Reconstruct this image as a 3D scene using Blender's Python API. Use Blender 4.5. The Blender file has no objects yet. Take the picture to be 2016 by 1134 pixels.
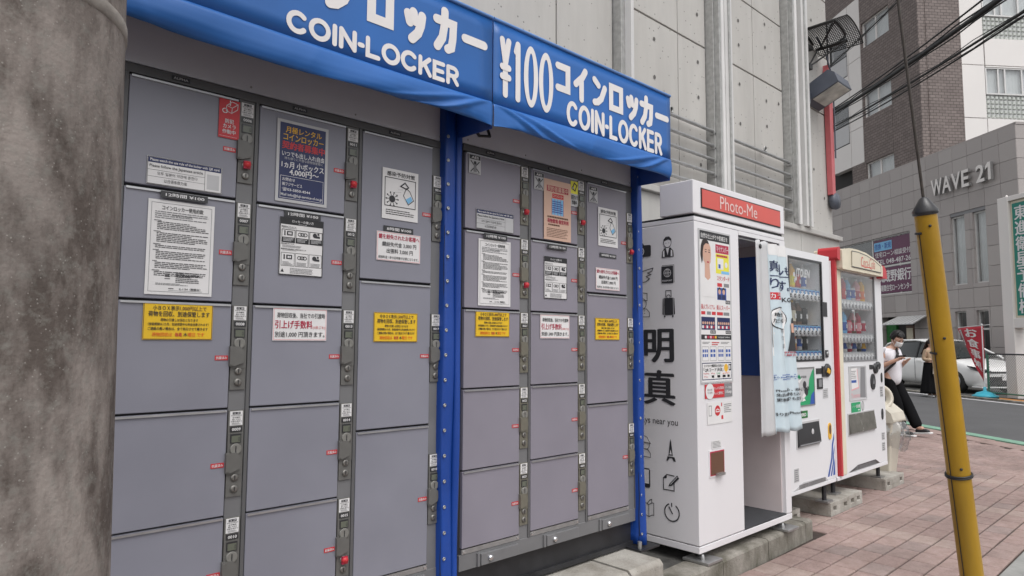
import bpy, math, random
from mathutils import Matrix, Vector
random.seed(7)
R=math.radians
sc=bpy.context.scene
col=sc.collection
# ---------------------------------------------------------------- camera, sky, sun, exposure
YAW,PITCH,ROLL=R(43.118),R(4.573),R(0.269)
CAMZ=1.4
cam=bpy.data.objects.new('camera',bpy.data.cameras.new('camera'))
col.objects.link(cam); sc.camera=cam
cam.data.sensor_width=36.0; cam.data.lens=36.0*1327.0/2016.0
cam.data.clip_start=0.02; cam.data.clip_end=600
fw=Vector((math.sin(YAW)*math.cos(PITCH),math.cos(YAW)*math.cos(PITCH),math.sin(PITCH)))
rt=Vector((math.cos(YAW),-math.sin(YAW),0)); up=rt.cross(fw)
rt2=rt*math.cos(ROLL)+up*math.sin(ROLL); up2=up*math.cos(ROLL)-rt*math.sin(ROLL)
m3=Matrix((rt2,up2,-fw)).transposed()
cam.matrix_world=Matrix.Translation((0,0,CAMZ))@m3.to_4x4()
SUN_AZ,SUN_EL=R(203),R(60)          # azimuth clockwise from +Y
w=bpy.data.worlds.new('World'); sc.world=w; w.use_nodes=True
nt=w.node_tree; nt.nodes.clear()
sky=nt.nodes.new('ShaderNodeTexSky'); sky.sky_type='NISHITA'; sky.sun_disc=False
sky.sun_elevation=SUN_EL; sky.sun_rotation=SUN_AZ; sky.air_density=1.0; sky.dust_density=4.0; sky.ozone_density=1.0
hs=nt.nodes.new('ShaderNodeHueSaturation'); hs.inputs['Saturation'].default_value=0.12   # cloud cover: grey sky
bg=nt.nodes.new('ShaderNodeBackground'); bg.inputs['Strength'].default_value=0.15
ow=nt.nodes.new('ShaderNodeOutputWorld')
nt.links.new(sky.outputs[0],hs.inputs['Color']); nt.links.new(hs.outputs[0],bg.inputs[0]); nt.links.new(bg.outputs[0],ow.inputs[0])
sl=bpy.data.lights.new('sun','SUN'); sl.energy=0.55; sl.angle=R(60); sl.color=(1.0,0.965,0.93)
sun=bpy.data.objects.new('sun',sl); col.objects.link(sun)
sd=Vector((math.sin(SUN_AZ)*math.cos(SUN_EL),math.cos(SUN_AZ)*math.cos(SUN_EL),math.sin(SUN_EL)))
sun.rotation_euler=sd.to_track_quat('Z','Y').to_euler(); sun.location=(0,-5,12)
sc.view_settings.view_transform='Standard'; sc.view_settings.look='None'
sc.view_settings.exposure=0.5; sc.view_settings.gamma=1.0
# ---------------------------------------------------------------- materials
MT={}
def srgb(r,g,b):
    f=lambda c:(c/255/12.92) if c/255<=.04045 else ((c/255+.055)/1.055)**2.4
    return (f(r),f(g),f(b))
def mat(key,c,rough=.5,metal=0.,var=.06,scale=6.,bump=0.,bscale=120.,spec=.5,coat=0.,streak=0.,detail=4.,world=False,rnd=0.):
    m=bpy.data.materials.new(key); m.use_nodes=True; MT[key]=m
    n=m.node_tree; b=n.nodes['Principled BSDF']
    b.inputs['Roughness'].default_value=rough; b.inputs['Metallic'].default_value=metal
    b.inputs['Specular IOR Level'].default_value=spec; b.inputs['Coat Weight'].default_value=coat
    b.inputs['Base Color'].default_value=(*c,1)
    if var or bump:
        tc=n.nodes.new('ShaderNodeTexCoord'); mp=n.nodes.new('ShaderNodeMapping')
        cs=n.nodes.new('ShaderNodeNewGeometry').outputs['Position'] if world else tc.outputs['Object']
        n.links.new(cs,mp.inputs[0])
        if streak: mp.inputs['Scale'].default_value=(1,1,streak)
    if var:
        nz=n.nodes.new('ShaderNodeTexNoise'); nz.inputs['Scale'].default_value=scale; nz.inputs['Detail'].default_value=detail
        n.links.new(mp.outputs[0],nz.inputs['Vector'])
        mr=n.nodes.new('ShaderNodeMapRange'); mr.inputs[1].default_value=.3; mr.inputs[2].default_value=.7
        mr.inputs[3].default_value=1-var; mr.inputs[4].default_value=1+var
        n.links.new(nz.outputs[0],mr.inputs[0])
        fac=mr.outputs[0]
        if rnd:
            oi=n.nodes.new('ShaderNodeObjectInfo'); rr=n.nodes.new('ShaderNodeMapRange'); rr.inputs[3].default_value=1-rnd; rr.inputs[4].default_value=1+rnd; n.links.new(oi.outputs['Random'],rr.inputs[0])
            mm=n.nodes.new('ShaderNodeMath'); mm.operation='MULTIPLY'; n.links.new(fac,mm.inputs[0]); n.links.new(rr.outputs[0],mm.inputs[1]); fac=mm.outputs[0]
        mx=n.nodes.new('ShaderNodeVectorMath'); mx.operation='SCALE'; mx.inputs[0].default_value=c
        n.links.new(fac,mx.inputs['Scale']); n.links.new(mx.outputs[0],b.inputs['Base Color'])
        if var<.02: return m
        r2=n.nodes.new('ShaderNodeMapRange'); r2.inputs[3].default_value=max(.05,rough-.08); r2.inputs[4].default_value=min(1,rough+.08)
        n.links.new(nz.outputs[0],r2.inputs[0]); n.links.new(r2.outputs[0],b.inputs['Roughness'])
    if bump:
        nb=n.nodes.new('ShaderNodeTexNoise'); nb.inputs['Scale'].default_value=bscale; nb.inputs['Detail'].default_value=3
        n.links.new(tc.outputs['Object'],nb.inputs['Vector'])
        bp=n.nodes.new('ShaderNodeBump'); bp.inputs['Strength'].default_value=bump; bp.inputs['Distance'].default_value=.004
        n.links.new(nb.outputs[0],bp.inputs['Height']); n.links.new(bp.outputs[0],b.inputs['Normal'])
    return m
def weathered(key,c1,c2,c3,scale=3.,streak=.25,bump=.4,bscale=90.,rough=.85,speck=0.,lo=.36,hi=.64,fleck=0.,world=False,grime=0.):
    """stained mineral surface: two blended noises, optional dark pits"""
    m=bpy.data.materials.new(key); m.use_nodes=True; MT[key]=m
    n=m.node_tree; b=n.nodes['Principled BSDF']; b.inputs['Roughness'].default_value=rough; b.inputs['Specular IOR Level'].default_value=.25
    L=n.links.new
    tc=n.nodes.new('ShaderNodeTexCoord'); mp=n.nodes.new('ShaderNodeMapping'); mp.inputs['Scale'].default_value=(1,1,streak)
    class _C: pass
    CO=n.nodes.new('ShaderNodeNewGeometry').outputs['Position'] if world else tc.outputs['Object']
    L(CO,mp.inputs[0])
    a=n.nodes.new('ShaderNodeTexNoise'); a.inputs['Scale'].default_value=scale; a.inputs['Detail'].default_value=8; a.inputs['Roughness'].default_value=.65
    L(mp.outputs[0],a.inputs['Vector'])
    d=n.nodes.new('ShaderNodeTexNoise'); d.inputs['Scale'].default_value=scale*6; d.inputs['Detail'].default_value=6; d.inputs['Roughness'].default_value=.7
    L(CO,d.inputs['Vector'])
    r1=n.nodes.new('ShaderNodeValToRGB'); r1.color_ramp.elements[0].position=lo; r1.color_ramp.elements[1].position=hi
    r1.color_ramp.elements[0].color=(*c1,1); r1.color_ramp.elements[1].color=(*c2,1); L(a.outputs[0],r1.inputs[0])
    mx=n.nodes.new('ShaderNodeMix'); mx.data_type='RGBA'; r2=n.nodes.new('ShaderNodeMapRange'); r2.inputs[1].default_value=.5; r2.inputs[2].default_value=.72; r2.inputs[4].default_value=.7
    L(d.outputs[0],r2.inputs[0]); L(r2.outputs[0],mx.inputs[0]); L(r1.outputs[0],mx.inputs[6]); mx.inputs[7].default_value=(*c3,1)
    out=mx.outputs[2]
    if speck:
        v=n.nodes.new('ShaderNodeTexVoronoi'); v.inputs['Scale'].default_value=speck; L(tc.outputs['Object'],v.inputs['Vector'])
        lt=n.nodes.new('ShaderNodeMath'); lt.operation='LESS_THAN'; lt.inputs[1].default_value=.11; L(v.outputs['Distance'],lt.inputs[0])
        m2=n.nodes.new('ShaderNodeMix'); m2.data_type='RGBA'; m2.inputs[7].default_value=(c1[0]*.55,c1[1]*.55,c1[2]*.55,1)
        L(lt.outputs[0],m2.inputs[0]); L(out,m2.inputs[6]); out=m2.outputs[2]
    if grime:
        gn=n.nodes.new('ShaderNodeTexNoise'); gn.inputs['Scale'].default_value=grime; gn.inputs['Detail'].default_value=7; L(CO,gn.inputs['Vector'])
        gr=n.nodes.new('ShaderNodeMapRange'); gr.inputs[1].default_value=.38; gr.inputs[2].default_value=.62; gr.inputs[3].default_value=.82; gr.inputs[4].default_value=1.08; L(gn.outputs[0],gr.inputs[0])
        sc_=n.nodes.new('ShaderNodeVectorMath'); sc_.operation='SCALE'; L(out,sc_.inputs[0]); L(gr.outputs[0],sc_.inputs['Scale']); out=sc_.outputs[0]
    if fleck:
        v=n.nodes.new('ShaderNodeTexVoronoi'); v.inputs['Scale'].default_value=fleck; L(tc.outputs['Object'],v.inputs['Vector'])
        fn=n.nodes.new('ShaderNodeTexNoise'); fn.inputs['Scale'].default_value=fleck*1.7; L(tc.outputs['Object'],fn.inputs['Vector'])
        ms=n.nodes.new('ShaderNodeMath'); ms.operation='MULTIPLY'; L(fn.outputs[0],ms.inputs[0]); ms.inputs[1].default_value=.26
        lt=n.nodes.new('ShaderNodeMath'); lt.operation='LESS_THAN'; L(v.outputs['Distance'],lt.inputs[0]); L(ms.outputs[0],lt.inputs[1])
        hf=n.nodes.new('ShaderNodeMath'); hf.operation='MULTIPLY'; hf.inputs[1].default_value=.6; L(lt.outputs[0],hf.inputs[0])
        m2=n.nodes.new('ShaderNodeMix'); m2.data_type='RGBA'; m2.inputs[7].default_value=(.33,.31,.285,1)
        L(hf.outputs[0],m2.inputs[0]); L(out,m2.inputs[6]); out=m2.outputs[2]
    L(out,b.inputs['Base Color'])
    nb=n.nodes.new('ShaderNodeTexNoise'); nb.inputs['Scale'].default_value=bscale; nb.inputs['Detail'].default_value=4; L(tc.outputs['Object'],nb.inputs['Vector'])
    bp=n.nodes.new('ShaderNodeBump'); bp.inputs['Strength'].default_value=bump; bp.inputs['Distance'].default_value=.004
    L(nb.outputs[0],bp.inputs['Height']); L(bp.outputs[0],b.inputs['Normal'])
    return m
def glass(key,tint=(.9,.93,.95),gl=.09,dark=0.):
    m=bpy.data.materials.new(key); m.use_nodes=True; MT[key]=m
    n=m.node_tree; n.nodes.clear(); L=n.links.new
    o=n.nodes.new('ShaderNodeOutputMaterial'); t=n.nodes.new('ShaderNodeBsdfTransparent'); t.inputs[0].default_value=(*tint,1)
    g=n.nodes.new('ShaderNodeBsdfGlossy'); g.inputs['Roughness'].default_value=.03
    f=n.nodes.new('ShaderNodeFresnel'); gm=n.nodes.new('ShaderNodeNewGeometry'); io=n.nodes.new('ShaderNodeMapRange'); io.inputs[3].default_value=1.5; io.inputs[4].default_value=1/1.5; L(gm.outputs['Backfacing'],io.inputs[0]); L(io.outputs[0],f.inputs[0])
    ad=n.nodes.new('ShaderNodeMath'); ad.operation='ADD'; ad.inputs[1].default_value=gl-.04; ad.use_clamp=True; L(f.outputs[0],ad.inputs[0])
    x=n.nodes.new('ShaderNodeMixShader'); L(ad.outputs[0],x.inputs[0]); L(t.outputs[0],x.inputs[1]); L(g.outputs[0],x.inputs[2]); L(x.outputs[0],o.inputs[0])
    return m
# paint and print colours (flat inks still get faint wear)
for k,c,r_ in (('white',(.74,.73,.74),.5),('black',(.018,.018,.02),.5),('ink',(.03,.03,.035),.6),('greyink',(.22,.22,.23),.6),('red',(.55,.03,.04),.45),
    ('crimson',(.42,.02,.06),.5),('orange',(.75,.16,.02),.5),('gold',(.75,.42,.04),.5),('navy',(.012,.02,.09),.4),('inkblue',(.03,.09,.36),.5),('sky_blue',(.2,.48,.75),.5),
    ('green',(.02,.32,.13),.5),('teal',(.01,.22,.17),.5),('yellow',(.74,.47,.015),.5),('lemon',(.75,.7,.06),.5),('pink',(.75,.35,.38),.5),('skin',(.6,.36,.27),.5),
    ('cream',(.66,.6,.47),.4),('paper',(.72,.71,.71),.6),('fadedpaper',(.66,.44,.34),.6),('lightblue',(.53,.62,.67),.6),('palepink',(.76,.56,.53),.5),('brown',(.13,.06,.035),.5),('lcd',(.125,.135,.105),.25),
    ('purple',(.12,.03,.08),.4),('lcdoff',(.07,.075,.065),.25),('palegrey',(.5,.5,.51),.5)):
    mat(k,c,r_,var=.035,scale=9)
mat('locker_door',(.232,.233,.277),.36,var=.06,scale=3.5,bump=.06,bscale=9,world=True,rnd=.035,detail=7)
mat('locker_door_b',(.237,.222,.264),.36,var=.06,scale=3.5,bump=.06,bscale=9,world=True,rnd=.035,detail=7)
mat('locker_frame',(.105,.105,.108),.45,var=.08,scale=5)
mat('locker_shadowgap',(.02,.02,.022),.7,var=0)
mat('control_grey',(.125,.122,.115),.42,var=.08,scale=30)
mat('control_b',(.15,.14,.11),.42,var=.08,scale=30)
mat('fascia',(.68,.69,.74),.5,var=.05,scale=3)
mat('plinth',(.16,.16,.165),.45,var=.08,scale=8)
mat('darksteel',(.022,.022,.025),.45,var=.25,scale=14,bump=.1)
mat('chrome',(.75,.75,.76),.22,1.,var=.05)
mat('steel',(.42,.42,.42),.4,.8,var=.12,scale=20)
mat('galv',(.4,.4,.39),.5,.5,var=.15,scale=25)
mat('tarp',(.020,.122,.40),.40,var=.13,scale=2.2,bump=.5,bscale=7,spec=.45,detail=7)
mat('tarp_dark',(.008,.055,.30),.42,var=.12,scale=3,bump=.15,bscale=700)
mat('tarp_edge',(.10,.22,.5),.5,var=.1)
mat('sign_white',(.74,.71,.70),.5,var=.04,scale=10)
mat('booth_white',(.74,.725,.745),.28,var=.008,scale=1.6,spec=.5)
mat('booth_inner',(.62,.55,.55),.45,var=.04)
mat('rubber',(.05,.052,.058),.7,var=.15,scale=12,bump=.3)
mat('fadedred',(.5,.12,.13),.5,var=.08)
mat('signred',(.62,.09,.07),.35,var=.06,scale=4)
mat('curtain_back',(.5,.5,.51),.55,var=.06)
mat('vend_white',(.74,.74,.76),.3,var=.008,scale=2)
mat('vend_cream',(.70,.64,.50),.4,var=.08,scale=5)
mat('vend_red',(.5,.035,.045),.35,var=.06)
mat('glassblock',(.5,.52,.49),.2,var=.05)
mat('vend_inside',(.5,.51,.53),.6,var=.04)
mat('plasticdark',(.03,.03,.033),.3,var=.1)
mat('flapgrey',(.13,.125,.11),.25,var=.2,scale=12)
mat('polyyellow',(.345,.195,.010),.38,var=.20,scale=9,streak=.25,detail=8,bump=.15,bscale=40)
mat('polycream',(.55,.51,.43),.45,var=.08)
mat('binblue',(.02,.06,.33),.4,var=.05)
mat('cable',(.012,.012,.013),.6,var=0)
mat('wire',(.05,.041,.034),.6,.0,var=.3,scale=40)
mat('asphalt',(.085,.085,.088),.9,var=.12,scale=1.2,bump=.5,bscale=160)
mat('asphalt_patch',(.075,.073,.068),.95,var=.35,scale=14,bump=1.,bscale=70)
mat('paint_green',(.19,.35,.26),.7,var=.18,scale=14,bump=.2)
mat('paint_orange',(.6,.25,.06),.7,var=.2,scale=14)
mat('white_panel',(.74,.71,.69),.6,var=.03,scale=.7)
mat('granite',(.365,.335,.325),.42,var=.13,scale=60,spec=.4)
mat('granite_b',(.345,.315,.305),.42,var=.13,scale=60,spec=.4)
mat('granite_c',(.385,.355,.343),.42,var=.13,scale=60,spec=.4)
mat('alu',(.62,.61,.60),.45,.15,var=.06,scale=3)
mat('holegrey',(.12,.115,.11),.9,var=.2)
mat('railmetal',(.5,.5,.51),.38,.9,var=.1,scale=12)
mat('lockmetal',(.24,.23,.215),.38,.7,var=.1,scale=30)
mat('knobgrey',(.20,.195,.18),.35,var=.06)
mat('darkvoid',(.03,.028,.028),.8,var=0)
mat('curtainroom',(.55,.56,.55),.8,var=.06,scale=2)
mat('carwhite',(.8,.8,.79),.22,var=.015,coat=.6)
mat('carglass',(.02,.024,.024),.06,var=0,spec=.7)
mat('tyre',(.02,.02,.02),.8,var=0)
mat('rim',(.35,.35,.36),.3,.8,var=0)
mat('lampclear',(.10,.10,.105),.1,.3,var=.1)
mat('tee',(.74,.72,.76),.8,var=.05,bump=.3,bscale=60)
mat('trousers',(.007,.007,.008),.9,var=.1,spec=.1)
mat('hairblack',(.008,.007,.007),.5,var=.2,scale=60)
mat('hairbrown',(.022,.012,.010),.5,var=.2,scale=60)
mat('flesh',(.52,.31,.23),.5,var=.05,scale=20)
mat('cardigan',(.38,.27,.18),.85,var=.12,bump=.3)
mat('bagcream',(.6,.53,.45),.7,var=.12,scale=20)
mat('flagred',(.50,.025,.045),.6,var=.07,scale=4)
mat('turq',(.05,.42,.55),.35,var=.06)
mat('fencegreen',(.05,.16,.11),.5,var=.1)
mat('leafgreen',(.02,.13,.03),.7,var=.3,scale=12)
mat('lampbody',(.075,.085,.11),.45,var=.1,scale=8)
mat('lamplens',(.5,.49,.45),.2,var=.3,scale=7)
mat('meshblack',(.022,.022,.022),.5,var=0)
mat('earth',(.11,.1,.09),.95,var=.3,scale=9,bump=.6)
weathered('concrete_wall',(.40,.385,.365),(.52,.505,.48),(.46,.45,.43),scale=1.1,streak=.18,bump=.12,bscale=60,rough=.75,speck=16.)
weathered('concrete_low',(.40,.39,.375),(.48,.47,.45),(.45,.44,.42),scale=1.5,streak=.3,bump=.1)
weathered('concrete_pole',(.105,.086,.076),(.30,.263,.24),(.245,.238,.215),scale=12.,streak=.45,bump=.25,bscale=170,lo=.42,hi=.59,fleck=150.,grime=5.)
weathered('concrete_band',(.23,.21,.19),(.34,.31,.28),(.28,.26,.24),scale=9,streak=.6,bump=.3)
weathered('kerbstone',(.115,.108,.085),(.30,.28,.25),(.2,.19,.165),scale=6,streak=.5,bump=.9,bscale=80,speck=70.)
weathered('blockstone',(.26,.24,.21),(.43,.41,.375),(.36,.34,.31),scale=5,streak=.8,bump=.7,bscale=90,speck=60.)
weathered('slabstone',(.25,.25,.24),(.36,.36,.345),(.31,.31,.3),scale=3,streak=1,bump=.4)
PAV=[]
for i,(c1,c2) in enumerate((((.29,.208,.188),(.375,.278,.256)),((.305,.22,.197),(.39,.292,.268)),((.28,.207,.188),(.36,.272,.25)),((.265,.203,.187),(.34,.267,.248)),((.33,.25,.222),(.41,.322,.29)))):
    weathered('paver_%d'%i,c1,c2,(c1[0]*.7,c1[1]*.72,c1[2]*.75),scale=14,streak=1,bump=.8,bscale=240,rough=.85,world=True,grime=1.6); PAV.append('paver_%d'%i)
mat('joint',(.05,.036,.03),.95,var=.3,scale=20)
weathered('terracotta_dust',(.26,.19,.17),(.36,.265,.24),(.22,.165,.15),scale=4,streak=1,bump=.5)
glass('pane',(.96,.97,.975),.08)
glass('pane_film',(.90,.92,.94),.10)
glass('plasticbag',(.86,.87,.88),.16)
def brickmat():
    m=bpy.data.materials.new('brick_tile'); m.use_nodes=True; MT['brick_tile']=m
    n=m.node_tree; b=n.nodes['Principled BSDF']; b.inputs['Roughness'].default_value=.7; L=n.links.new
    tc=n.nodes.new('ShaderNodeTexCoord'); sx=n.nodes.new('ShaderNodeSeparateXYZ'); cb=n.nodes.new('ShaderNodeCombineXYZ'); ad=n.nodes.new('ShaderNodeMath')
    L(tc.outputs['Object'],sx.inputs[0]); L(sx.outputs[0],ad.inputs[0]); L(sx.outputs[1],ad.inputs[1]); L(ad.outputs[0],cb.inputs[0]); L(sx.outputs[2],cb.inputs[1])
    bt=n.nodes.new('ShaderNodeTexBrick'); bt.inputs['Scale'].default_value=1; bt.inputs['Brick Width'].default_value=.235; bt.inputs['Row Height'].default_value=.115
    bt.inputs['Mortar Size'].default_value=.009; bt.inputs['Color1'].default_value=(.165,.133,.124,1); bt.inputs['Color2'].default_value=(.22,.18,.168,1); bt.inputs['Mortar'].default_value=(.07,.058,.054,1)
    bt.inputs['Mortar Smooth'].default_value=.2
    L(cb.outputs[0],bt.inputs['Vector']); L(bt.outputs['Color'],b.inputs['Base Color'])
    bp=n.nodes.new('ShaderNodeBump'); bp.inputs['Strength'].default_value=.8; bp.inputs['Distance'].default_value=.02; bp.invert=True
    L(bt.outputs['Fac'],bp.inputs['Height']); L(bp.outputs[0],b.inputs['Normal'])
brickmat()
# ---------------------------------------------------------------- mesh helpers
W={}
_tc={}
_cu=bpy.data.curves.new('lettertool','FONT'); _ob=bpy.data.objects.new('lettertool',_cu); col.objects.link(_ob)
def glyphs(body,bold=0.,res=2,shear=0.):
    k=(body,bold,res,shear)
    if k not in _tc and bold>.006 and any(ord(c_)>0x2e80 for c_ in body):   # heavy kanji: stacked, slightly shifted copies keep the counters open
        v,f,(x0,x1,z0,z1)=glyphs(body,.003,res,shear); V=[];F=[]
        for i,(dx,dz) in enumerate(((0,0),(bold*.9,0),(-bold*.9,0),(0,bold*.5))):
            o=len(V); V+=[(p[0]+dx,p[1]+dz,i) for p in v]; F+=[tuple(j+o for j in g) for g in f]
        _tc[k]=(V,F,(x0,x1,z0,z1))
    if k not in _tc:
        _cu.body=body; _cu.offset=bold; _cu.resolution_u=res; _cu.shear=shear
        bpy.context.view_layer.update()
        me=bpy.data.meshes.new_from_object(_ob.evaluated_get(bpy.context.evaluated_depsgraph_get()))
        v=[(p.co.x,p.co.y,0) for p in me.vertices]; f=[tuple(p.vertices) for p in me.polygons]
        bpy.data.meshes.remove(me)
        x0=min(p[0] for p in v); x1=max(p[0] for p in v); z0=min(p[1] for p in v); z1=max(p[1] for p in v)
        _tc[k]=(v,f,(x0,x1,z0,z1))
    return _tc[k]
def arc(cx,cz,rx,rz,a0,a1,n=14): return [(cx+rx*math.cos(R(a0+(a1-a0)*i/n)),cz+rz*math.sin(R(a0+(a1-a0)*i/n))) for i in range(n+1)]
class MB:
    def __init__(s): s.v=[]; s.f=[]; s.k=[]; s.sm=[]
    def add(s,v,f,k,sm=False):
        o=len(s.v); s.v+= [tuple(p) for p in v]
        for q in f: s.f.append(tuple(i+o for i in q)); s.k.append(k); s.sm.append(sm)
    def box(s,x0,x1,y0,y1,z0,z1,k):
        v=[(x,y,z) for x in(x0,x1) for y in(y0,y1) for z in(z0,z1)]
        s.add(v,[(0,1,3,2),(4,6,7,5),(0,4,5,1),(2,3,7,6),(0,2,6,4),(1,5,7,3)],k)
    def plate(s,poly,y,k):            # polygon in XZ facing -Y (counter-clockwise seen from -Y)
        s.add([(x,y,z) for x,z in poly],[tuple(range(len(poly)))],k)
    def rect(s,x0,x1,z0,z1,y,k): s.plate([(x0,z0),(x1,z0),(x1,z1),(x0,z1)],y,k)
    def prism(s,poly,y0,y1,k,sm=False):     # XZ polygon extruded y0..y1
        n=len(poly); a=[(x,y0,z) for x,z in poly]; b=[(x,y1,z) for x,z in poly]
        s.add(a+b,[tuple(range(n)),tuple(range(2*n-1,n-1,-1))],k); s.add(a+b,[(i,n+i,n+(i+1)%n,(i+1)%n) for i in range(n)],k,sm)
    def prismx(s,poly,x0,x1,k,sm=False):    # YZ polygon extruded along X
        n=len(poly); a=[(x0,y,z) for y,z in poly]; b=[(x1,y,z) for y,z in poly]
        s.add(a+b,[tuple(range(n)),tuple(range(2*n-1,n-1,-1))],k); s.add(a+b,[(i,n+i,n+(i+1)%n,(i+1)%n) for i in range(n)],k,sm)
    def disc(s,cx,cz,r,y,k,n=16,rz=None): s.plate([(cx+r*math.cos(2*math.pi*i/n),cz+(rz or r)*math.sin(2*math.pi*i/n)) for i in range(n)],y,k)
    def ring(s,cx,cz,r,w_,y,k,n=24,rz=None): s.stroke(arc(cx,cz,r,rz or r,0,360,n)[:-1],w_,y,k,closed=True)
    def stroke(s,pts,w_,y,k,caps=True,closed=False):
        h=w_/2; n=len(pts); Lr=[]; Rr=[]
        for i,p in enumerate(pts):
            a=pts[i-1] if (i>0 or closed) else None; b=pts[(i+1)%n] if (i<n-1 or closed) else None
            def nd(u,v):
                dx,dz=v[0]-u[0],v[1]-u[1]; l=math.hypot(dx,dz) or 1e-9; return dx/l,dz/l
            if a is None: d=nd(p,b); nx,nz=-d[1],d[0]
            elif b is None: d=nd(a,p); nx,nz=-d[1],d[0]
            else:
                d1=nd(a,p); d2=nd(p,b); mx,mz=-(d1[1]+d2[1]),d1[0]+d2[0]; l=math.hypot(mx,mz) or 1e-9; mx/=l; mz/=l
                c=max(.35,mx*-d1[1]+mz*d1[0]); nx,nz=mx/c,mz/c
            Lr.append((p[0]+nx*h,p[1]+nz*h)); Rr.append((p[0]-nx*h,p[1]-nz*h))
        m=n if closed else n-1
        v=[(x,y,z) for x,z in Rr]+[(x,y,z) for x,z in Lr]
        s.add(v,[(i,(i+1)%n,n+(i+1)%n,n+i) for i in range(m)],k)
        if caps and not closed:
            for p,q in((pts[0],pts[1]),(pts[-1],pts[-2])):
                a0=math.degrees(math.atan2(p[1]-q[1],p[0]-q[0])); s.plate([(p[0]+h*math.cos(R(a0-90+180*i/8)),p[1]+h*math.sin(R(a0-90+180*i/8))) for i in range(9)],y,k)
    def text(s,body,x0,x1,z0,z1,y,k,bold=0.,res=2,shear=0.,warp=None):
        v,f,(a,b,c,d)=glyphs(body,bold,res,shear); sz=(z1-z0)/max(d-c,1e-6)
        if x1 is None: sx=sz
        else: sx=(x1-x0)/max(b-a,1e-6)
        P=[(x0+(p[0]-a)*sx,y-.00015*p[2],z0+(p[1]-c)*sz) for p in v]
        if warp: P=[warp(p) for p in P]
        s.add(P,f,k)
    def lines(s,x0,x1,z0,z1,n,y,k,fill=.55,seed=1,dash=True):   # fine print
        rn=random.Random(seed); p=(z1-z0)/n
        for i in range(n):
            z=z1-p*(i+1)+p*(1-fill)/2; x=x0; end=x0+(x1-x0)*(rn.uniform(.55,1) if rn.random()<.4 else rn.uniform(.9,1))
            while x<end:
                l=(x1-x0)*rn.uniform(.03,.12) if dash else end-x
                s.rect(x,min(x+l,end),z,z+p*fill,y,k); x+=l+(x1-x0)*.012
    def tube(s,pts,r,k,n=8,sm=True,closed=False):
        pts=[Vector(p) for p in pts]; m=len(pts); rr=r if isinstance(r,(list,tuple)) else [r]*m; v=[]
        pu=None
        for i,p in enumerate(pts):
            t=(pts[min(i+1,m-1)]-pts[max(i-1,0)]).normalized()
            if pu is None: pu=t.orthogonal().normalized()
            u=(pu-t*pu.dot(t)); u=u.normalized() if u.length>1e-6 else t.orthogonal().normalized(); pu=u; q=t.cross(u)
            v+=[p+(u*math.cos(2*math.pi*j/n)+q*math.sin(2*math.pi*j/n))*rr[i] for j in range(n)]
        s.add(v,[(i*n+j,i*n+(j+1)%n,(i+1)*n+(j+1)%n,(i+1)*n+j) for i in range(m-1) for j in range(n)],k,sm)
        s.add(v,[tuple(range(n-1,-1,-1)),tuple(range((m-1)*n,m*n))],k)
    def lathe(s,prof,c,k,n=16,sm=True,axis='z'):
        v=[]
        for r,h in prof:
            for j in range(n):
                a=2*math.pi*j/n; p=(r*math.cos(a),r*math.sin(a),h)
                if axis=='y': p=(p[0],-p[2],p[1])
                if axis=='x': p=(p[2],p[0],p[1])
                v.append((c[0]+p[0],c[1]+p[1],c[2]+p[2]))
        m=len(prof)
        s.add(v,[(i*n+j,i*n+(j+1)%n,(i+1)*n+(j+1)%n,(i+1)*n+j) for i in range(m-1) for j in range(n)],k,sm)
        s.add(v,[tuple(range(n-1,-1,-1)),tuple(range((m-1)*n,m*n))],k)
    def grid(s,fn,nu,nv,k,sm=True):
        v=[fn(i/nu,j/nv) for i in range(nu+1) for j in range(nv+1)]
        s.add(v,[(i*(nv+1)+j,(i+1)*(nv+1)+j,(i+1)*(nv+1)+j+1,i*(nv+1)+j+1) for i in range(nu) for j in range(nv)],k,sm)
    def mesh(s,name):
        me=bpy.data.meshes.new(name); me.from_pydata(s.v,[],s.f)
        ks=[]
        for k in s.k:
            if k not in ks: ks.append(k)
        for k in ks: me.materials.append(MT[k])
        ix={k:i for i,k in enumerate(ks)}
        me.polygons.foreach_set('material_index',[ix[k] for k in s.k]); me.polygons.foreach_set('use_smooth',s.sm); me.update()
        return me
    def build(s,name,parent=None,M=None,bevel=0.,solid=0.,seg=2):
        o=put(name,s.mesh(name),parent,M)
        if solid: q=o.modifiers.new('solid','SOLIDIFY'); q.thickness=solid; q.offset=0
        if bevel: q=o.modifiers.new('bevel','BEVEL'); q.width=bevel; q.segments=seg; q.limit_method='ANGLE'; q.angle_limit=R(40)
        return o
def put(name,data,parent=None,M=None):
    o=bpy.data.objects.new(name,data); col.objects.link(o); M=M or Matrix.Identity(4)
    if parent is not None: o.parent=parent; o.matrix_parent_inverse=W[parent.name].inverted()
    o.matrix_basis=M; W[o.name]=M
    return o
def tag(o,label,cat,group=None,kind=None):
    if label: o['label']=label
    if cat: o['category']=cat
    if group: o['group']=group
    if kind: o['kind']=kind
    return o
def thing(name,label,cat,loc=(0,0,0),rz=0.,group=None):
    return tag(put(name,None,None,Matrix.Translation(loc)@Matrix.Rotation(rz,4,'Z')),label,cat,group)
def T(x,y,z): return Matrix.Translation((x,y,z))
def struct(o): o['kind']='structure'; return o
# ================================================================ THE SETTING
TH=R(37.6); U=Vector((math.sin(TH),math.cos(TH),0)); NN=Vector((math.cos(TH),-math.sin(TH),0))
MBD=Matrix((-U,NN,Vector((0,0,1)))).transposed().to_4x4()      # street frame: x = along the far facade (to the right), y = away from us, z = up
def SW(s,d,z=0): return MBD@Vector((s,d,z))
b=MB(); b.box(-70,110,-70,110,-.6,-.06,'earth'); struct(b.build('ground'))
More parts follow.
